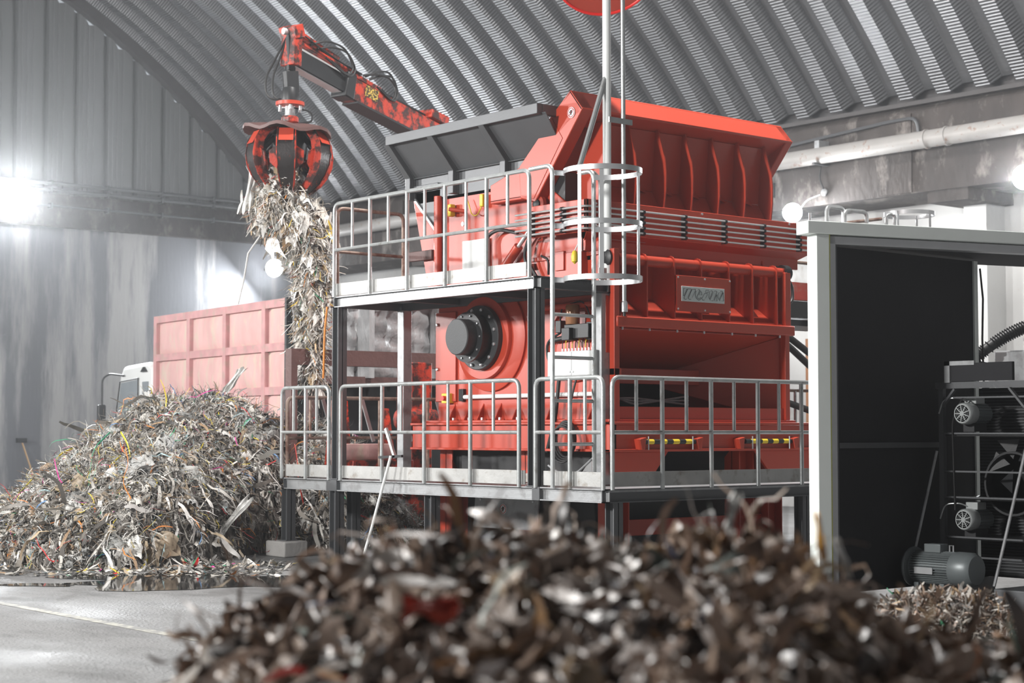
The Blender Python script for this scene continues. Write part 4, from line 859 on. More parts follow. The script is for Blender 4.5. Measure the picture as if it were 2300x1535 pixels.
strand(-5.0, 21.9, [(.1, .1, .1), (-.05, .2, -.05), (.1, .3, -.3), (-.1, .4, -.5), (-.2, .5, -.6)], 0, 'yellow_strap', 'ystrap', 'wavy yellow strap below the centre of the big pile', w=.03)
strand(-6.2, 21.6, [(.25, 0, .3), (0, .1, .0), (-.05, .15, -.2), (.1, .2, -.32)], 0, 'yellow_strap', 'ystrap', 'bent yellow strap on the left flank of the big pile', w=.025)
strand(-5.1, 21.2, [(.2, 0, .55), (.02, .1, .35), (-.02, .15, -.1), (.03, .2, -.6)], 0, 'green_strap', 'gstrap', 'long green strap hanging down the front of the big pile', w=.025)
strand(-5.6, 21.3, [(0, 0, .2), (.05, .1, .1), (.1, .12, -.05), (.15, .12, -.1)], 0, 'pink_tape', 'pstrap', 'short bright pink tape on the left part of the big pile', 'tape', w=.03)
strand(-2.95, 23.6, [(0, 0, .3), (.05, .1, .1), (.08, .2, -.2), (.15, .2, -.5)], 0, 'red_strap', 'rstrap', 'bright red strap hanging behind the left walkway leg', w=.03)
strand(-4.6, 20.7, [(0, 0, .5), (.05, 0, .3), (-.02, .1, .1), (.1, .1, -.1)], 0, 'orange_strap', 'orange', 'orange strap low on the front of the big pile', w=.02)
def sheet(name, cen, u, w, nu, nw, amp, sd, mat, label, cat='sheet'):
    r = np.random.default_rng(sd); vs = []; u = Vector(u); w = Vector(w); n_ = u.cross(w).normalized(); ph = r.uniform(0, 6, 4)
    for i in range(nu+1):
        for j in range(nw+1):
            a, b_ = i/nu-.5, j/nw-.5; k = 1-.35*abs(math.sin(4*a+ph[0]))
            h = amp*(math.sin(7*a+ph[1]+2*b_)+math.sin(13*b_+ph[2])+.5*math.sin(23*b_+9*a+ph[3]))
            vs.append(Vector(cen)+u*(a+.06*math.sin(9*b_+ph[0]))+w*b_*k+n_*h+V(0, 0, -.0))
    m = MB().add(vs, [(i*(nw+1)+j, (i+1)*(nw+1)+j, (i+1)*(nw+1)+j+1, i*(nw+1)+j+1) for i in range(nu) for j in range(nw)])
    return tag(m.build(name, mat, smooth=80), label, cat)
sheet('plastic_film', rel(-5.05, 20.15, .2), R2*.75+V(0, 0, .05), F2*.3+V(0, 0, .32), 14, 10, .03, 4, 'cloth_w', 'crumpled pale plastic film lying at the foot of the pile')
sheet('plastic_film', rel(-3.5, 21.75, .5), V(0, 0, .5)+R2*.35+F2*.5, R2*.1-V(0, 0, .06), 14, 12, .02, 5, 'cloth_w', 'large draped pale film low on the pile near the walkway leg')
sheet('plastic_film', rel(-6.25, 20.6, .45), V(0, 0, .6)-R2*.5, F2*.1+R2*.2, 14, 10, .03, 8, 'cloth_w', 'white film draped over the low left end of the pile')
sheet('plastic_film', rel(-3.9, 24.2, 2.3), V(0, 0, -.35)-R2*.25, R2*.14, 12, 8, .02, 9, 'cloth_w', 'white film flap hanging over the crest of the big pile')
sheet('red_bag', rel(-8.1, 31, .25), R2*.9, V(0, 0, .5), 12, 8, .05, 10, 'rstrap', 'faded red bag lying at the wall beyond the left end of the pile', 'bag')
# waste hanging from the grab
hang = [(-.1, 5.0, .4, .28, 0), (-.12, 4.76, .46, .28, 0), (.08, 4.55, .46, .3, 0), (.2, 4.25, .32, .26, 0), (.33, 3.95, .25, .26, 0), (.32, 3.6, .24, .32, 0), (.31, 3.2, .21, .3, 0), (.33, 2.85, .18, .32, 0), (.34, 2.5, .15, .3, 0)]
vs = []; wr = []; wd_ = []; parts = []
core = MB()
for (a, z, r, rz, _) in hang:
    core.lathe([(.02, -rz*.9), (r*.5, -rz*.6), (r*.62, 0), (r*.5, rz*.6), (.02, rz*.9)], (hx+R2.x*a, hy+R2.y*a, z), (0, 0, 1), 16)
hw = core.build('hanging_waste', 'core'); tag(hw, 'long ragged rope of shredded waste hanging from the crane grab', 'waste', kind='stuff')
for (a, z, r, rz, _) in hang:
    n = int(1900*r/.4)
    th = rng.uniform(0, 2*PI, n); cz2 = rng.uniform(-1, 1, n); sr = np.sqrt(1-cz2**2)
    nn = np.stack([np.cos(th)*sr, np.sin(th)*sr, cz2*.6], 1); nn = unit(nn)
    p = np.array([hx+R2.x*a, hy+R2.y*a, z])+np.stack([np.cos(th)*sr*r*.8, np.sin(th)*sr*r*.8, cz2*rz], 1)*rng.uniform(.7, 1, (n, 1))
    d = nn*.5+rng.normal(0, .45, (n, 3))+np.array([0, 0, -.9])
    parts.append(ribbons(rng, p, d, nn, rng.uniform(.08, .4, n), rng.lognormal(-4.75, .5, n), 7, .33, .2, pick(rng, PALH, n)))
    n = 110; th = rng.uniform(0, 2*PI, n); p2 = np.array([hx+R2.x*a, hy+R2.y*a, z])+np.stack([np.cos(th)*r*.75, np.sin(th)*r*.75, rng.uniform(-1, 1, n)*rz], 1)
    nn = unit(np.stack([np.cos(th), np.sin(th), rng.normal(0, .3, n)], 1)+rng.normal(0, .3, (n, 3)))
    parts.append(rags(rng, p2, nn, rng.lognormal(-2.2, .4, n), pick(rng, PALH[:6], n), 5, .3, 1.0))
# a few long loose strands
for (a, z, l_) in ((-.55, 4.9, .45), (-.45, 4.7, .5), (-.25, 4.5, .5), (.5, 4.6, .4), (.55, 4.4, .4), (.15, 4.3, .6), (.0, 4.4, .5), (.55, 3.9, .4)):
    n = 16; p = np.array([hx+R2.x*a, hy+R2.y*a, z])+rng.normal(0, .05, (n, 3)); nn = np.tile([0, -1., 0], (n, 1))
    parts.append(ribbons(rng, p, np.tile([0, 0, -1.], (n, 1))+rng.normal(0, .25, (n, 3)), nn, rng.uniform(.5, 1, n)*l_, rng.uniform(.01, .05, n), 8, .18, .2, pick(rng, PALH, n)))
v, q, c = joinm(parts); o = np_mesh('hanging_strips', v, q, c, 'waste'); o['kind'] = 'stuff'; o.parent = hw
P0 = rel(-3.5, 23.9, 4.3)
tag(MB().tube([P0, P0+V(-.1, 0, -.25)-R2*.08, P0-R2*.22+V(0, 0, -.6), P0-R2*.3+V(0, 0, -.95)], .012, 6).build('twine', 'cloth_w'), 'thin pale twine dangling left below the grabbed waste', 'twine')
tag(MB().tube(rounded([(11.96, 17.7, 3.12), (11.95, 17.74, 2.8), (11.93, 17.72, 2.5), (11.95, 17.76, 2.24)], .1), .014, 6).build('rope', 'orange'), 'orange rope hanging down beside the left upper walkway column', 'rope')
sheet('plastic_film', rel(-3.62, 23.8, 4.95), V(0, 0, .65)+R2*.12, R2*.16, 12, 6, .03, 12, 'cloth_w', 'white film hanging at the left edge of the grabbed waste')
# foreground pile, close and out of focus
fx_ = np.array([-200, 200, 330, 385, 440, 500, 560, 650, 760, 900, 1060, 1180, 1280, 1400, 1520, 1600, 1700, 1790, 1860, 1950, 2040, 2130, 2240, 2330, 2600, 2900])
fy_ = np.array([1990, 1800, 1680, 1570, 1490, 1420, 1350, 1312, 1262, 1200, 1190, 1165, 1175, 1190, 1190, 1175, 1190, 1245, 1300, 1360, 1410, 1450, 1425, 1410, 1420, 1500])
FD = 4.6; fz_ = 1.58-(fy_-970)/3880*FD
def hfore(a, b):
    px = 1150+3880*a/np.maximum(b, .5); H = np.interp(px, fx_, fz_)-.11
    t = b-FD; f = np.where(t < 0, 1-.1*(t/1.0)**2-.0*t, 1-.45*np.clip(t, 0, 9)**2)
    base = np.where(t < 0, -.16*t**2, -.5*t**2)
    z = H+base+.035*lump(a, b, 4, 21)+.025*lump(a, b, 9, 22)
    return z
FB = (-1.6, 2.0, 2.5, 6.2)
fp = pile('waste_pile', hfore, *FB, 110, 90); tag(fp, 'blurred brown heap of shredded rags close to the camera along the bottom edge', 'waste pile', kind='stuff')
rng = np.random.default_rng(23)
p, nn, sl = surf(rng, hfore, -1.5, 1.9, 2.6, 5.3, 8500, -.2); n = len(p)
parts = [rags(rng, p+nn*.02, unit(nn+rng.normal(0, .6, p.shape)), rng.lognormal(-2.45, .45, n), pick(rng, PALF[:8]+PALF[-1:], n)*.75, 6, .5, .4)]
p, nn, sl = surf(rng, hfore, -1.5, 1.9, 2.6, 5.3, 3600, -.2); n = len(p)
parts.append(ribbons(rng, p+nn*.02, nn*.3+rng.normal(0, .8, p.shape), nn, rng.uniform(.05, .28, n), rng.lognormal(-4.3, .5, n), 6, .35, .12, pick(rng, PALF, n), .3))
# long rags draped down the slope towards the camera
p, nn, sl = surf(rng, hfore, -1.35, 1.8, 2.6, 4.45, 1700, -.2); n = len(p)
down = np.zeros((n, 3)); down[:, 2] = -1; down = unit(down-nn*np.sum(down*nn, 1, keepdims=True)-np.array(F2)*.5+rng.normal(0, .28, p.shape))
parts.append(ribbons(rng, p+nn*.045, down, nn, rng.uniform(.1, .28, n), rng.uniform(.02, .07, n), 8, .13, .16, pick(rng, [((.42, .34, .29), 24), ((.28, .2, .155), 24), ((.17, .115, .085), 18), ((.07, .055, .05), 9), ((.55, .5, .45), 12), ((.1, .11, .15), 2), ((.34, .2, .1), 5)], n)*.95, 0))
# crest pieces sticking up
p, nn, sl = surf(rng, hfore, -1.2, 1.6, 4.1, 4.9, 600, .1); n = len(p)
parts.append(ribbons(rng, p, np.tile([0, 0, 1.], (n, 1))+rng.normal(0, .5, p.shape), nn, rng.uniform(.04, .14, n), rng.uniform(.01, .035, n), 5, .35, -.05, pick(rng, PALF[:6]+[((.8, .8, .78), 25)], n)))
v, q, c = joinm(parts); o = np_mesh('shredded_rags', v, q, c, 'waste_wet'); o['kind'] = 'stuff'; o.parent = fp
sheet('rag', rel(.575, 4.55, 1.365), V(0, 0, .11)+R2*.03, R2*.035, 10, 6, .012, 31, 'cloth_w', 'white rag tip pointing up on the crest of the near heap', 'rag')
sheet('rag', rel(.81, 4.55, 1.30), V(0, 0, .13)-R2*.02, R2*.022, 10, 6, .012, 32, nm('mustard_rag', (.7, .36, .03), .6), 'mustard yellow rag sticking up against the pale door post', 'rag')
sheet('rag', rel(-.17, 3.7, 1.21), R2*.12, V(0, 0, .05)+F2*.05, 10, 6, .012, 33, nm('dull_red_rag', (.35, .04, .02), .6), 'dull red rag in the middle of the near heap', 'rag')
sheet('rag', rel(.86, 4.5, 1.25), V(0, 0, .1)-R2*.03, R2*.025, 10, 6, .012, 34, 'cloth_w', 'pale rag standing below the mustard rag', 'rag')
# small pale heap at the right, further back
def hsm(a, b):
    r = ((a-2.9)/.85)**2+((b-11.6)/.8)**2
    return .47*(1-r)+.03*lump(a, b, 7, 41)+.02*lump(a, b, 14, 42)
sp_ = pile('waste_pile', hsm, 1.9, 3.9, 10.7, 12.6, 40, 40); tag(sp_, 'small pale heap of shredded flakes in front of the motor rack', 'waste pile', kind='stuff')
p, nn, sl = surf(rng, hsm, 1.9, 3.9, 10.7, 12.6, 5000); n = len(p)
parts = [ribbons(rng, p+nn*.01, nn*.4+rng.normal(0, .7, p.shape), nn, rng.uniform(.03, .14, n), rng.lognormal(-4.2, .4, n), 4, .3, .1, pick(rng, PALH[:5]+PALF[:4]+PAL[-4:-2], n), .2)]
v, q, c = joinm(parts); v[:, 2] = np.maximum(v[:, 2], .003); o = np_mesh('shredded_flakes', v, q, c, 'waste'); o['kind'] = 'stuff'; o.parent = sp_
# ------------------------------------------------------------------ truck
tr = thing('truck', 'parked tipper truck with faded red ribbed body and white cab', 'truck', (16.83, 30.97, 0), rz=-math.radians(6.4), local=True)
BL, BW = 8.0, 2.4
bd_ = MB().plate([(.02, .0, 1.2), (.02, -BL, 1.2), (.02, -BL, 3.2), (.02, -7.1, 3.88), (.02, 0, 3.88)], (.03, 0, 0))
# bulged sheet fields
tb = bd_.build('body_side', 'pink', tr)
MB().plate([(BW, .0, 1.2), (BW, -BL, 1.2), (BW, -BL, 3.2), (BW, -7.1, 3.88), (BW, 0, 3.88)], (.03, 0, 0)).build('body_side', 'pink', tr)
MB().bx(0, BW, -.03, 0, 1.2, 3.88).build('body_front', 'pink', tr); MB().bx(0, BW, -BL, 0, 1.15, 1.22).build('body_floor', 'pink_frame', tr)
for k in range(6):
    y = -1.65*k-(.07 if k else 0); 
    if y < -7.2: continue
    MB().bx(-.06, .03, y-.07 if k else -.14, y+.07 if k else 0, 1.2, 3.88).build('body_post', 'pink_frame', tr)
MB().bx(-.07, .03, -8.05, -7.9, 1.2, 3.2).build('body_post', 'pink_frame', tr)
for z in (3.81, 3.05, 2.29, 1.53): MB().bx(-.055, .03, -7.1 if z > 3.5 else -8, 0, z-.07, z+.07).build('body_rail', 'pink_frame', tr)
MB().beam((-.02, -7.1, 3.84), (-.02, -8.0, 3.17), .1, .14).build('body_rail', 'pink_frame', tr)
rr_ = np.random.default_rng(2)
for k in range(5):
    for z in (3.05, 2.29, 1.53):
        vs = []; m_ = 10
        for i in range(m_+1):
            for j in range(m_+1):
                a, b2 = i/m_, j/m_; e = (a*(1-a)*b2*(1-b2)*16)**.5
                vs.append((.02-.05*e*(1+.25*math.sin(9*a+k)+.2*math.sin(13*a*b2+z*5)), -1.65*k-.14-1.5*a, z+.07+.62*b2))
        MB().add(vs, [(i*(m_+1)+j, i*(m_+1)+j+1, (i+1)*(m_+1)+j+1, (i+1)*(m_+1)+j) for i in range(m_) for j in range(m_)]).build('sheet_field', 'pink', tr)
MB().bx(.2, 2.2, -8, 2.4, .75, .95).build('chassis', 'black', tr)
cabb = MB().xpl(.05, 2.35, [(.3, .7), (2.35, .7), (2.4, 1.7), (2.1, 2.75), (1.9, 2.95), (.6, 3.0), (.3, 2.9)]).build('cab', 'white', tr, bevel=.08)
MB().xpl(.03, .06, [(1.05, 1.8), (2.22, 1.8), (1.98, 2.6), (1.05, 2.65)]).build('side_window', 'glass').parent = cabb
MB().xpl(.03, .06, [(.5, 1.9), (.8, 1.9), (.8, 2.6), (.5, 2.6)]).build('rear_window', 'glass').parent = cabb
MB().tube([(.02, 1.0, 1.75), (.02, 1.0, 2.68), (.02, 2.0, 2.63), (.02, 2.26, 1.78)], .015, 6).build('window_frame', 'rubber').parent = cabb
MB().xpl(.0, .05, [(.55, 2.8), (.85, 2.8), (.7, 2.9)]).build('cab_vent', 'black').parent = cabb
mi = MB().tube(rounded([(-.0, 1.75, 2.75), (-.1, 2.3, 2.8), (-.2, 2.45, 2.7), (-.2, 2.45, 2.1)], .1), .02, 8).build('mirror_arm', 'black', tr)
MB().bx(-.3, -.12, 2.4, 2.5, 1.55, 2.15).build('mirror_head', 'black', bevel=.03).parent = mi
for y in (1.5, -5, -6.3):
    for x in (.2, 2.2): MB().lathe([(.2, 0), (.48, .01), (.5, .05), (.5, .25), (.48, .29), (.2, .3)], (x-.15, y, .5), (1, 0, 0), 28).build('wheel', 'rubber', tr)
# grey crumpled container and dark frame beyond the walkway
ct = thing('scrap_container', 'crumpled grey sheet metal container behind the walkway columns', 'container', (17, 22, 0))
vs = []; nx, nz = 40, 16
for i in range(nx+1):
    for j in range(nz+1):
        x = 14.1+4.2*i/nx; z = 2.35+1.25*j/nz; dd = .05*math.sin(x*17+z*3)+.04*math.sin(x*31-z*7)+.03*math.sin(z*19+x*5)+(.08 if i % 13 == 0 else 0)
        vs.append((x, 21.9-dd-.1*(z-2.3)+.0*x, z))
MB().add(vs, [(i*(nz+1)+j, (i+1)*(nz+1)+j, (i+1)*(nz+1)+j+1, i*(nz+1)+j+1) for i in range(nx) for j in range(nz)]).build('side_sheet', 'tarp', ct, smooth=80)
MB().bx(14.1, 18.3, 21.7, 21.85, 3.55, 3.72).build('top_rim', 'tarp', ct, bevel=.03)
MB().bx(14.1, 18.3, 21.95, 22.0, .5, 3.6).build('back_sheet', 'black', ct)
MB().bx(14.1, 18.3, 21.6, 21.68, 0, .6).build('lower_sheet', 'black', ct)
MB().bx(14.35, 18.2, 21.6, 21.75, 2.3, 2.42).bx(14.3, 14.42, 21.6, 21.75, 0, 2.4).bx(16.0, 16.12, 21.6, 21.75, 0, 2.4).build('lower_frame', 'brown', ct)
for x in (15.3, 16.7, 17.9): MB().bx(x, x+.1, 21.5, 21.8, 2.4, 3.6).build('sheet_post', 'tarp', ct)
fb = thing('support_frame', 'dark grimy steel beam on posts behind the red machine left edge', 'beam', (15, 20, 0))
MB().bx(12.9, 16.8, 19.95, 20.1, 2.5, 2.72).build('cross_beam', 'brown', fb); MB().bx(16.7, 16.82, 19.95, 20.1, 0, 2.5).build('post', 'brown', fb); MB().bx(12.9, 13.0, 19.95, 20.1, 0, 2.5).build('post', 'brown', fb)
cq = thing('hydraulic_column', 'worn red hydraulic column just left of the shredder side', 'column', (14.6, 19.3, 0))
MB().bx(14.35, 14.75, 19.2, 19.5, 0, 2.55).build('column', 'red2', cq, bevel=.02); MB().cyl((14.3, 19.15, 1.2), (14.3, 19.15, 2.5), .05, 12).build('cylinder', 'red2', cq); MB().tube([(14.25, 19.1, 1.0), (14.2, 19.1, 2.9), (14.35, 19.1, 3.4)], .02, 8).build('hose', 'rubber', cq)
MB().lathe([(.14, -.3), (.16, 0), (.14, .3)], (14.4, 19.1, 1.75), (1, 0, 0), 20).build('drum', 'red2', cq)
tag(MB().plate([(13.1, 19.35, 1.0), (13.5, 19.35, 1.0), (13.42, 19.35, 2.0), (13.2, 19.35, 2.0)], (0, .1, 0)).build('wedge_block', 'red2'), 'narrow red tapered steel block behind the lower guardrail', 'block')
tag(MB().xpl(13.9, 14.0, [(19.0, 1.0), (19.35, 1.0), (19.2, 1.9)]).build('wedge_block', 'red2'), 'small red triangular steel block near the grey column', 'block')
tag(MB().bx(13.0, 13.9, 19.0, 19.15, 1.2, 1.42).build('feed_box', 'pink', bevel=.01), 'short pale red steel box behind the lower guardrail', 'box')
tag(MB().bx(13.2, 14.2, 18.9, 19.0, .95, 1.2).build('feed_box', 'red2', bevel=.01), 'low worn red steel plate behind the kick plate', 'box')
for k, (a, lab) in enumerate(((0, 'leftmost of the leaning flat steel bars behind the rail'), (1, 'second from left of the leaning flat steel bars'), (2, 'third from left of the leaning flat steel bars'), (3, 'rightmost of the leaning flat steel bars by the red machine'))):
    x = 12.55+.62*a; tag(MB().beam((x+.16, 18.62, 1.45), (x, 18.66, 2.0), .05, .02, (0, 1, 0)).build('flat_bar', 'alu'), lab, 'bar', group='leaning flat bars on the walkway end')
# squeegee leaning on the lower walkway, shovel at the wall
sq = thing('squeegee', 'floor squeegee with pale handle leaning against the lower walkway edge', 'squeegee', (11.85, 16.6, 0))
MB().tube([(11.9, 16.28, 1.3), (11.8, 16.52, .45), (11.75, 16.62, .1)], .017, 8).build('handle', 'white', sq); MB().beam((11.93, 16.55, 1.28), (11.93, 16.1, 1.3), .03, .03).build('blade_holder', 'black', sq); MB().beam((11.93, 16.24, 1.28), (11.93, 16.42, 1.62), .04, .03, (1, 0, 0)).build('socket', 'galv', sq)
shv = thing('shovel', 'wooden handled shovel leaning against the end wall at the left', 'shovel', (19.0, YE-.5, 0))
MB().tube([(19.3, YE-.45, .0), (18.95, YE-.12, 1.35)], .02, 8).build('handle', nm('ash_wood', (.4, .25, .12), .6), shv); MB().bx(18.8, 19.08, YE-.16, YE-.11, 1.3, 1.42).build('grip', 'black', shv); MB().bx(19.18, 19.42, YE-.6, YE-.55, 0, .35).build('shovel_blade', 'steel', shv)
# ------------------------------------------------------------------ rear right platform, hoses, cage
rp = thing('rear_platform', 'red and black steel platform behind the right side of the shredder', 'platform', (17.4, 15, 0))
MB().bx(16.3, 19.2, 15.3, 15.4, 3.36, 3.6).build('red_beam', 'red_dusty', rp); MB().bx(16.3, 19.2, 15.25, 15.38, 3.12, 3.34).build('black_beam', 'black', rp)
MB().bx(16.3, 19.2, 15.4, 16.2, 3.02, 3.1).build('grating', 'steel', rp); MB().bx(18.3, 18.44, 15.25, 15.4, 0, 3.12).build('black_post', 'black', rp)
MB().bx(17.9, 19.0, 14.95, 15.05, 1.08, 1.72).build('red_box', 'red_dusty', rp)
MB().tube([(16.6, 15.2, 2.13), (18.3, 15.2, 2.13)], .02, 8).build('handrail', 'galv_rust', rp); MB().tube([(17.78, 15.2, 1.5), (17.78, 15.2, 2.13)], .02, 8).build('post', 'galv', rp)
MB().tube([(16.9, 14.7, 3.78), (18.9, 14.7, 3.78)], .022, 8).build('handrail', 'galv_rust', rp); MB().tube([(17.52, 14.7, 3.78), (17.52, 14.7, 4.45)], .016, 8).build('post', 'galv', rp); MB().tube([(17.02, 14.72, 3.1), (17.02, 14.72, 3.78)], .018, 8).build('post', 'galv', rp)
for z0, z1 in ((2.92, 2.5), (2.82, 2.3), (2.0, 1.8)): MB().tube(rounded([(16.1, 15.0, z0+.15), (17.3, 15.05, z0), (18.3, 15.15, z1), (18.8, 15.3, z1-.1)], .3), .045, 12).build('hose', 'rubber', rp)
tag(MB().bx(24.75, 24.98, 20.7, 20.9, 0, 3.3).build('timber_post', nm('rusty_brown_post', (.28, .13, .06), .7, 0, .3, 4)), 'brown post against the white wall right of the shredder', 'post')
tg = thing('access_cage', 'ladder cage hoop and handrails showing above the container top', 'cage', (18.9, 15.2, 0))
cc = rel(5.78, 25, 4.74)
MB().band([cc+V(math.cos(2*PI*i/36)*.36, math.sin(2*PI*i/36)*.36, 0) for i in range(36)], .06, .008, closed=True).build('cage_hoop', 'alu', tg)
for a in (20, 100, 190, 270): a = math.radians(a); x, y = cc.x+.36*math.cos(a), cc.y+.36*math.sin(a); MB().bx(x-.022, x+.022, y-.004, y+.004, 3.4, 4.76).build('cage_bar', 'alu', tg)
for a0, a1, zt in ((4.58, 4.86, 4.86), (4.84, 5.2, 4.8)):
    MB().tube(rounded([rel(a0, 25, 3.4), rel(a0, 25, zt), rel(a1, 25.2, zt), rel(a1, 25.2, 3.4)], .08), .03, 10).build('handrail', 'galv', tg)
MB().tube([rel(4.3, 25, 4.55), rel(5.5, 25.6, 4.75)], .025, 8).build('handrail', 'galv_rust', tg)
MB().tube(rounded([rel(5.4, 24.8, 3.4), rel(5.4, 24.8, 4.72), rel(5.52, 24.8, 4.72), rel(5.52, 24.8, 3.4)], .06), .022, 8).build('handrail', 'galv', tg)
b = MB().beam(rel(4.3, 25.3, 3.3), rel(6.5, 26.2, 3.3), 1.2, .15); b.build('floor_plate', 'steel', tg)
for a in (4.6, 6.3): MB().tube([rel(a, 25.6, 0), rel(a, 25.6, 3.3)], .06, 8).build('post', 'steel', tg)
# small box, cable and junction on the right wall beam
jb = thing('junction_box', 'round junction box with hanging cable under the thick pipe', 'junction box', (XW, 22, 6.3))
MB().lathe([(.07, 0), (.075, .05), (.04, .07)], (XW, 22.0, 6.32), (-1, 0, 0), 16).build('box', 'steel_l', jb); MB().tube(rounded([(XW-.06, 22.05, 6.9), (XW-.06, 22.1, 6.6), (XW-.05, 22.0, 6.38)], .1), .015, 6).build('cable', 'rubber', jb)
MB().tube(rounded([(XW-.05, 22.1, 6.28), (XW-.1, 22.4, 6.2), (XW-.1, 22.6, 6.0)], .1), .012, 6).build('cable', 'white', jb)
tag(MB().bx(XW-.9, XW, 23.3, 23.6, 6.35, 6.65).build('bracket_arm', 'black'), 'black steel bracket on the beam right behind the red hood', 'bracket')
# ------------------------------------------------------------------ pale portal frame with black door leaf
pf = thing('portal_frame', 'pale green and aluminium door frame of the enclosure at the right', 'door frame', (12.15, 10.02, 0), rz=-math.radians(17.4), local=True)
MB().bx(-.09, .045, 0, .16, 0, 3.36).build('post', 'pale', pf, bevel=.006)
MB().bx(-.19, 4.4, -.02, .18, 3.36, 3.475).build('lintel', 'pale', pf, bevel=.006)
MB().bx(.045, .056, .005, .1, 0, 3.36).build('seal_strip', nm('lime_seal', (.55, .55, .12), .5), pf)
MB().bx(.056, .125, .02, .14, 0, 3.35).build('inner_post', 'alu', pf, bevel=.004)
MB().bx(.056, 4.4, .02, .14, 3.275, 3.35).build('inner_lintel', 'alu', pf, bevel=.004)
MB().bx(.125, .19, .1, .2, 0, 3.28).build('dark_jamb', 'steel', pf)
MB().zpl(3.3, 3.34, [(.12, .14), (4.4, .14), (4.4, 1.3), (1.3, 1.3)]).build('roof_sheet', 'leaf', pf)
MB().bx(4.25, 4.4, 0, .16, 0, 3.36).build('post', 'pale', pf)
dl = thing('door_leaf', 'tall black acoustic door leaf standing ajar inside the pale frame', 'door', (12.3, 10.08, 0))
MB().bx(12.33, 14.50, 10.1, 10.16, .12, 3.27).build('panel', 'leaf', dl)
MB().bx(12.4, 14.0, 10.08, 10.1, 1.43, 1.48).build('cross_bar', 'steel', dl)
MB().bx(14.50, 14.56, 10.08, 10.18, .12, 3.27).build('edge_strip', 'pale', dl)
MB().tube([(14.57, 10.06, 3.2), (14.6, 10.05, 2.9), (14.58, 10.05, 2.5), (14.6, 10.05, 1.9)], .01, 6).build('cable', 'rubber', dl)
for z in (.3, 1.6, 3.1): MB().cyl((12.33, 10.13, z), (12.33, 10.13, z+.12), .02, 10).build('hinge', 'steel', dl)
# ------------------------------------------------------------------ motor rack
rk = thing('cooler_rack', 'dark steel cooler rack with braces standing right of the black door', 'rack', (13.9, 9.4, 0))
RX = 13.6
for (x, y) in ((RX, 9.87), (RX, 8.93), (RX+.7, 9.87), (RX+.7, 8.93)):
    MB().bx(x, x+.05, y-.05, y, .1, 2.05).build('rack_post', 'steel', rk)
MB().bx(RX-.01, RX+.03, 8.86, 9.9, 1.985, 2.045).build('top_beam', 'steel', rk)
for s_, y in ((1, 9.84), (-1, 8.93)): MB().beam((RX, y, 1.8), (RX, y-.16*s_, 1.98), .02, .04, (1, 0, 0)).build('corner_brace', 'steel', rk)
for z in (1.9, 1.565, 1.21, .97, .6, .42): MB().bx(RX+.01, RX+.04, 8.88, 9.85, z-.008, z+.008).build('shelf_rail', 'steel', rk)
for z in (1.56, .97, .6): MB().bx(RX+.04, RX+.7, 8.88, 9.85, z-.02, z).build('shelf', 'black', rk)
MB().bx(RX+.62, RX+.66, 8.88, 9.85, .2, 2.0).build('radiator', 'black', rk)
b = MB()
for i in range(60): b.bx(RX+.6, RX+.61, 8.9, 9.83, .25+i*.029, .258+i*.029)
b.build('radiator_fins', 'steel', rk, smooth=0)
MB().bx(RX-.02, RX+.02, 9.05, 9.78, 2.05, 2.22).build('top_guard', 'leaf', rk); MB().bx(RX-.03, RX, 9.72, 9.78, 2.04, 2.24).bx(RX-.03, RX, 9.45, 9.78, 2.2, 2.24).build('top_bracket', 'steel_l', rk)
for zc in (1.4, 1.1, .8):
    MB().lathe([(.3, 0), (.3, .1), (.28, .1), (.28, 0)], (RX+.35, 9.25, zc), (-1, 0, 0), 32).build('fan_shroud', 'black', rk) if zc == 1.1 else None
for k in range(5):
    a = 2*PI*k/5; c = V(RX+.3, 9.25, 1.28)
    MB().plate([c+V(0, .05*math.cos(a), .05*math.sin(a)), c+V(.02, .24*math.cos(a+.5), .24*math.sin(a+.5)), c+V(-.04, .27*math.cos(a-.3), .27*math.sin(a-.3))], (.006, 0, 0)).build('fan_blade', 'black', rk)
MB().bx(RX-.12, RX+.75, 9.78, 9.98, .0, .2).build('foot_beam', 'steel', rk, bevel=.01); MB().bx(RX-.5, RX+.75, 8.62, 8.95, .0, .2).build('foot_beam', 'steel', rk, bevel=.01)
MB().bx(RX-.55, RX+.1, 9.15, 10.02, .0, .1).build('base_plate', 'steel', rk, bevel=.01)
MB().tube([(RX-.02, 9.88, 1.4), (RX-.32, 10.0, .2)], .013, 8).build('brace', 'steel_l', rk)
MB().tube([(RX-.02, 8.92, 1.42), (RX-.3, 9.08, .2)], .014, 8).build('brace', 'steel_l', rk)
MB().tube(rounded([(RX, 9.7, .85), (RX, 9.72, 1.7), (RX, 9.6, 1.9), (RX, 9.55, 1.86)], .1), .008, 6).build('cable', 'rubber', rk)
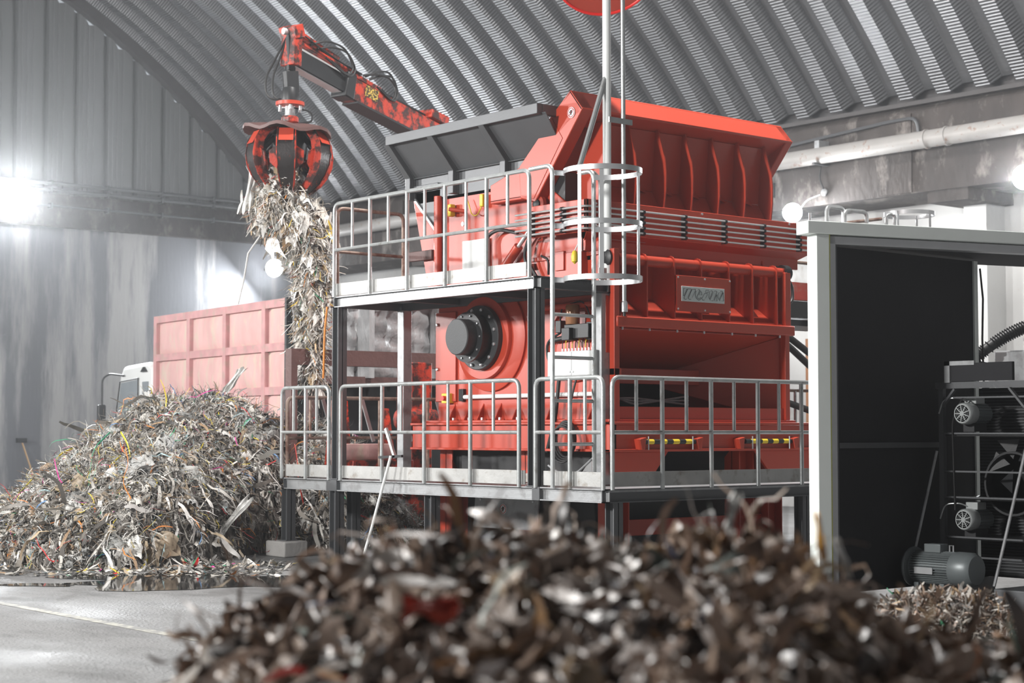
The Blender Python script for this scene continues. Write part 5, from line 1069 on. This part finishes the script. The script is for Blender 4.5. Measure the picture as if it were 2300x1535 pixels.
def fan_motor(z, label):
    t = thing('fan_motor', label, 'motor', (RX+.1, 9.56, z), group='fan motors on the rack')
    o = V(RX-.03, 9.585, z)
    MB().lathe([(.06, 0), (.09, .0), (.1, .015), (.103, .08), (.1, .13), (.088, .135)], o, (1, 0, 0), 32).build('fan_cover', 'motor_l', t)
    b = MB()
    b.lathe([(.084, -.002), (.084, .001), (.078, .001), (.078, -.002)], o+V(-.003, 0, 0), (1, 0, 0), 28)
    for k in range(9):
        a = 2*PI*k/9
        b.plate([o+V(-.006, .02*math.cos(a-.3), .02*math.sin(a-.3)), o+V(-.006, .078*math.cos(a-.04), .078*math.sin(a-.04)), o+V(-.006, .078*math.cos(a+.04), .078*math.sin(a+.04)), o+V(-.006, .02*math.cos(a+.3), .02*math.sin(a+.3))], (.004, 0, 0))
    b.lathe([(.022, 0), (.02, .006)], o+V(-.008, 0, 0), (1, 0, 0), 14)
    for r in (.045, .062): b.tube([o+V(-.004, r*math.cos(2*PI*i/24), r*math.sin(2*PI*i/24)) for i in range(24)], .002, 5, closed=True)
    b.build('fan_grille', 'motor_l', t)
    MB().lathe([(.077, .004), (.001, .005)], o, (1, 0, 0), 24).build('grille_back', 'black', t)
    bb = MB().lathe([(.085, .13), (.085, .36), (.06, .38)], o, (1, 0, 0), 24)
    for k in range(18):
        a = 2*PI*k/18; bb.beam(o+V(.14, .09*math.cos(a), .09*math.sin(a)), o+V(.35, .09*math.cos(a), .09*math.sin(a)), .005, .02, (0, math.cos(a), math.sin(a)))
    bb.build('motor_body', 'bluegrey', t)
    tb_ = MB().bx(o.x+.12, o.x+.26, o.y-.07, o.y+.06, z+.09, z+.16).build('terminal_box', 'motor_l', t, bevel=.006)
    MB().bx(o.x+.1, o.x+.3, o.y-.06, o.y+.06, z-.17, z-.09).build('motor_foot', 'black', t)
    MB().tube(rounded([(o.x+.12, o.y+.04, z+.12), (o.x+.06, o.y+.08, z+.15), (o.x+.02, o.y+.22, z+.14), (o.x+.0, o.y+.26, z+.0)], .06), .007, 6).build('cable', 'galv', t)
fan_motor(1.75, 'upper grey fan motor with round grille on the rack'); fan_motor(.765, 'lower grey fan motor with round grille on the rack')
bm = thing('electric_motor', 'large finned electric motor lying on the rack base', 'motor', (RX-.28, 9.6, .1))
o = V(RX-.3, 9.96, .33)
MB().lathe([(.1, 0), (.18, 0), (.185, .015), (.18, .03), (.14, .035)], o, (0, -1, 0), 32).build('end_flange', 'bluegrey', bm)
b = MB().lathe([(.13, .03), (.13, .5)], o, (0, -1, 0), 28)
for k in range(40):
    a = 2*PI*k/40; b.beam(o+V(.14*math.cos(a), -.06, .14*math.sin(a)), o+V(.14*math.cos(a), -.48, .14*math.sin(a)), .006, .03, (math.cos(a), 0, math.sin(a)))
b.build('finned_body', 'bluegrey', bm)
MB().lathe([(.155, .48), (.16, .52), (.158, .66), (.13, .7), (.0, .705)], o, (0, -1, 0), 32).build('fan_cover', 'bluegrey', bm)
MB().bx(o.x-.06, o.x+.06, o.y-.35, o.y-.17, .47, .55).build('terminal_box', 'bluegrey', bm, bevel=.006)
MB().tube([(o.x, o.y-.41, .48), (o.x, o.y-.41, .54), (o.x, o.y-.45, .54), (o.x, o.y-.45, .48)], .008, 6).build('lifting_eye', 'zinc', bm)
MB().bx(o.x-.03, o.x+.0, o.y-.35, o.y-.15, .3, .36).bx(o.x-.16, o.x-.15, o.y-.33, o.y-.13, .28, .34).build('name_plate', 'alu', bm)
for y in (.12, .4): MB().bx(o.x-.15, o.x+.15, o.y-y-.05, o.y-y, .1, .2).build('motor_foot', 'bluegrey', bm)
# hydraulic unit seen through the doorway
hu = thing('hydraulic_unit', 'dark hydraulic unit with corrugated hose behind the rack top', 'machine', (17, 11, 0))
MB().bx(16.9, 17.9, 10.6, 11.5, 0, 2.5).build('tank', 'steel_l', hu, bevel=.02); MB().cyl((17.2, 11.0, 2.5), (17.2, 11.0, 2.75), .2, 20).build('filter_cap', 'black', hu)
MB().cyl((16.6, 10.9, 2.6), (18.6, 10.2, 2.62), .022, 10).build('pipe', 'alu', hu)
q = rounded([(16.2, 11.9, 2.05), (16.5, 11.6, 2.35), (16.9, 11.2, 2.75), (17.4, 10.8, 2.9), (17.9, 10.4, 2.85)], .3, 10)
b = MB().tube(q, .06, 12)
for i in range(0, len(q)-1):
    for f in (0, .5):
        m_ = q[i]*(1-f)+q[i+1]*f; d_ = (q[i+1]-q[i])
        if d_.length > 1e-4: b.lathe([(.06, -.008), (.08, 0), (.06, .008)], m_, d_, 12)
b.build('corrugated_hose', 'rubber', hu)
for k in range(3): MB().tube(rounded([(16.1+.1*k, 11.9, 2.0), (16.4+.05*k, 11.6, 2.4-.1*k), (16.9, 11.3, 2.3), (17.0, 11.1, 2.4)], .2), .022, 8).build('hose', 'rubber', hu)
# ------------------------------------------------------------------ dusty air of the hall
hm = bpy.data.materials.new('dusty_air'); hm.use_nodes = True; hn = hm.node_tree; hn.nodes.remove(hn.nodes['Principled BSDF'])
vsn = hn.nodes.new('ShaderNodeVolumeScatter'); vsn.inputs['Color'].default_value = (.95, .97, 1, 1); vsn.inputs['Density'].default_value = .0013; vsn.inputs['Anisotropy'].default_value = .7
hn.links.new(vsn.outputs[0], hn.nodes['Material Output'].inputs['Volume'])
hz = MB().bx(-5.6, 28.1, -3.5, 41.9, .01, 16); ho = hz.build('dusty_air', hm, smooth=0)
ho['kind'] = 'structure'
S.cycles.volume_bounces = 0; S.cycles.volume_step_rate = 8
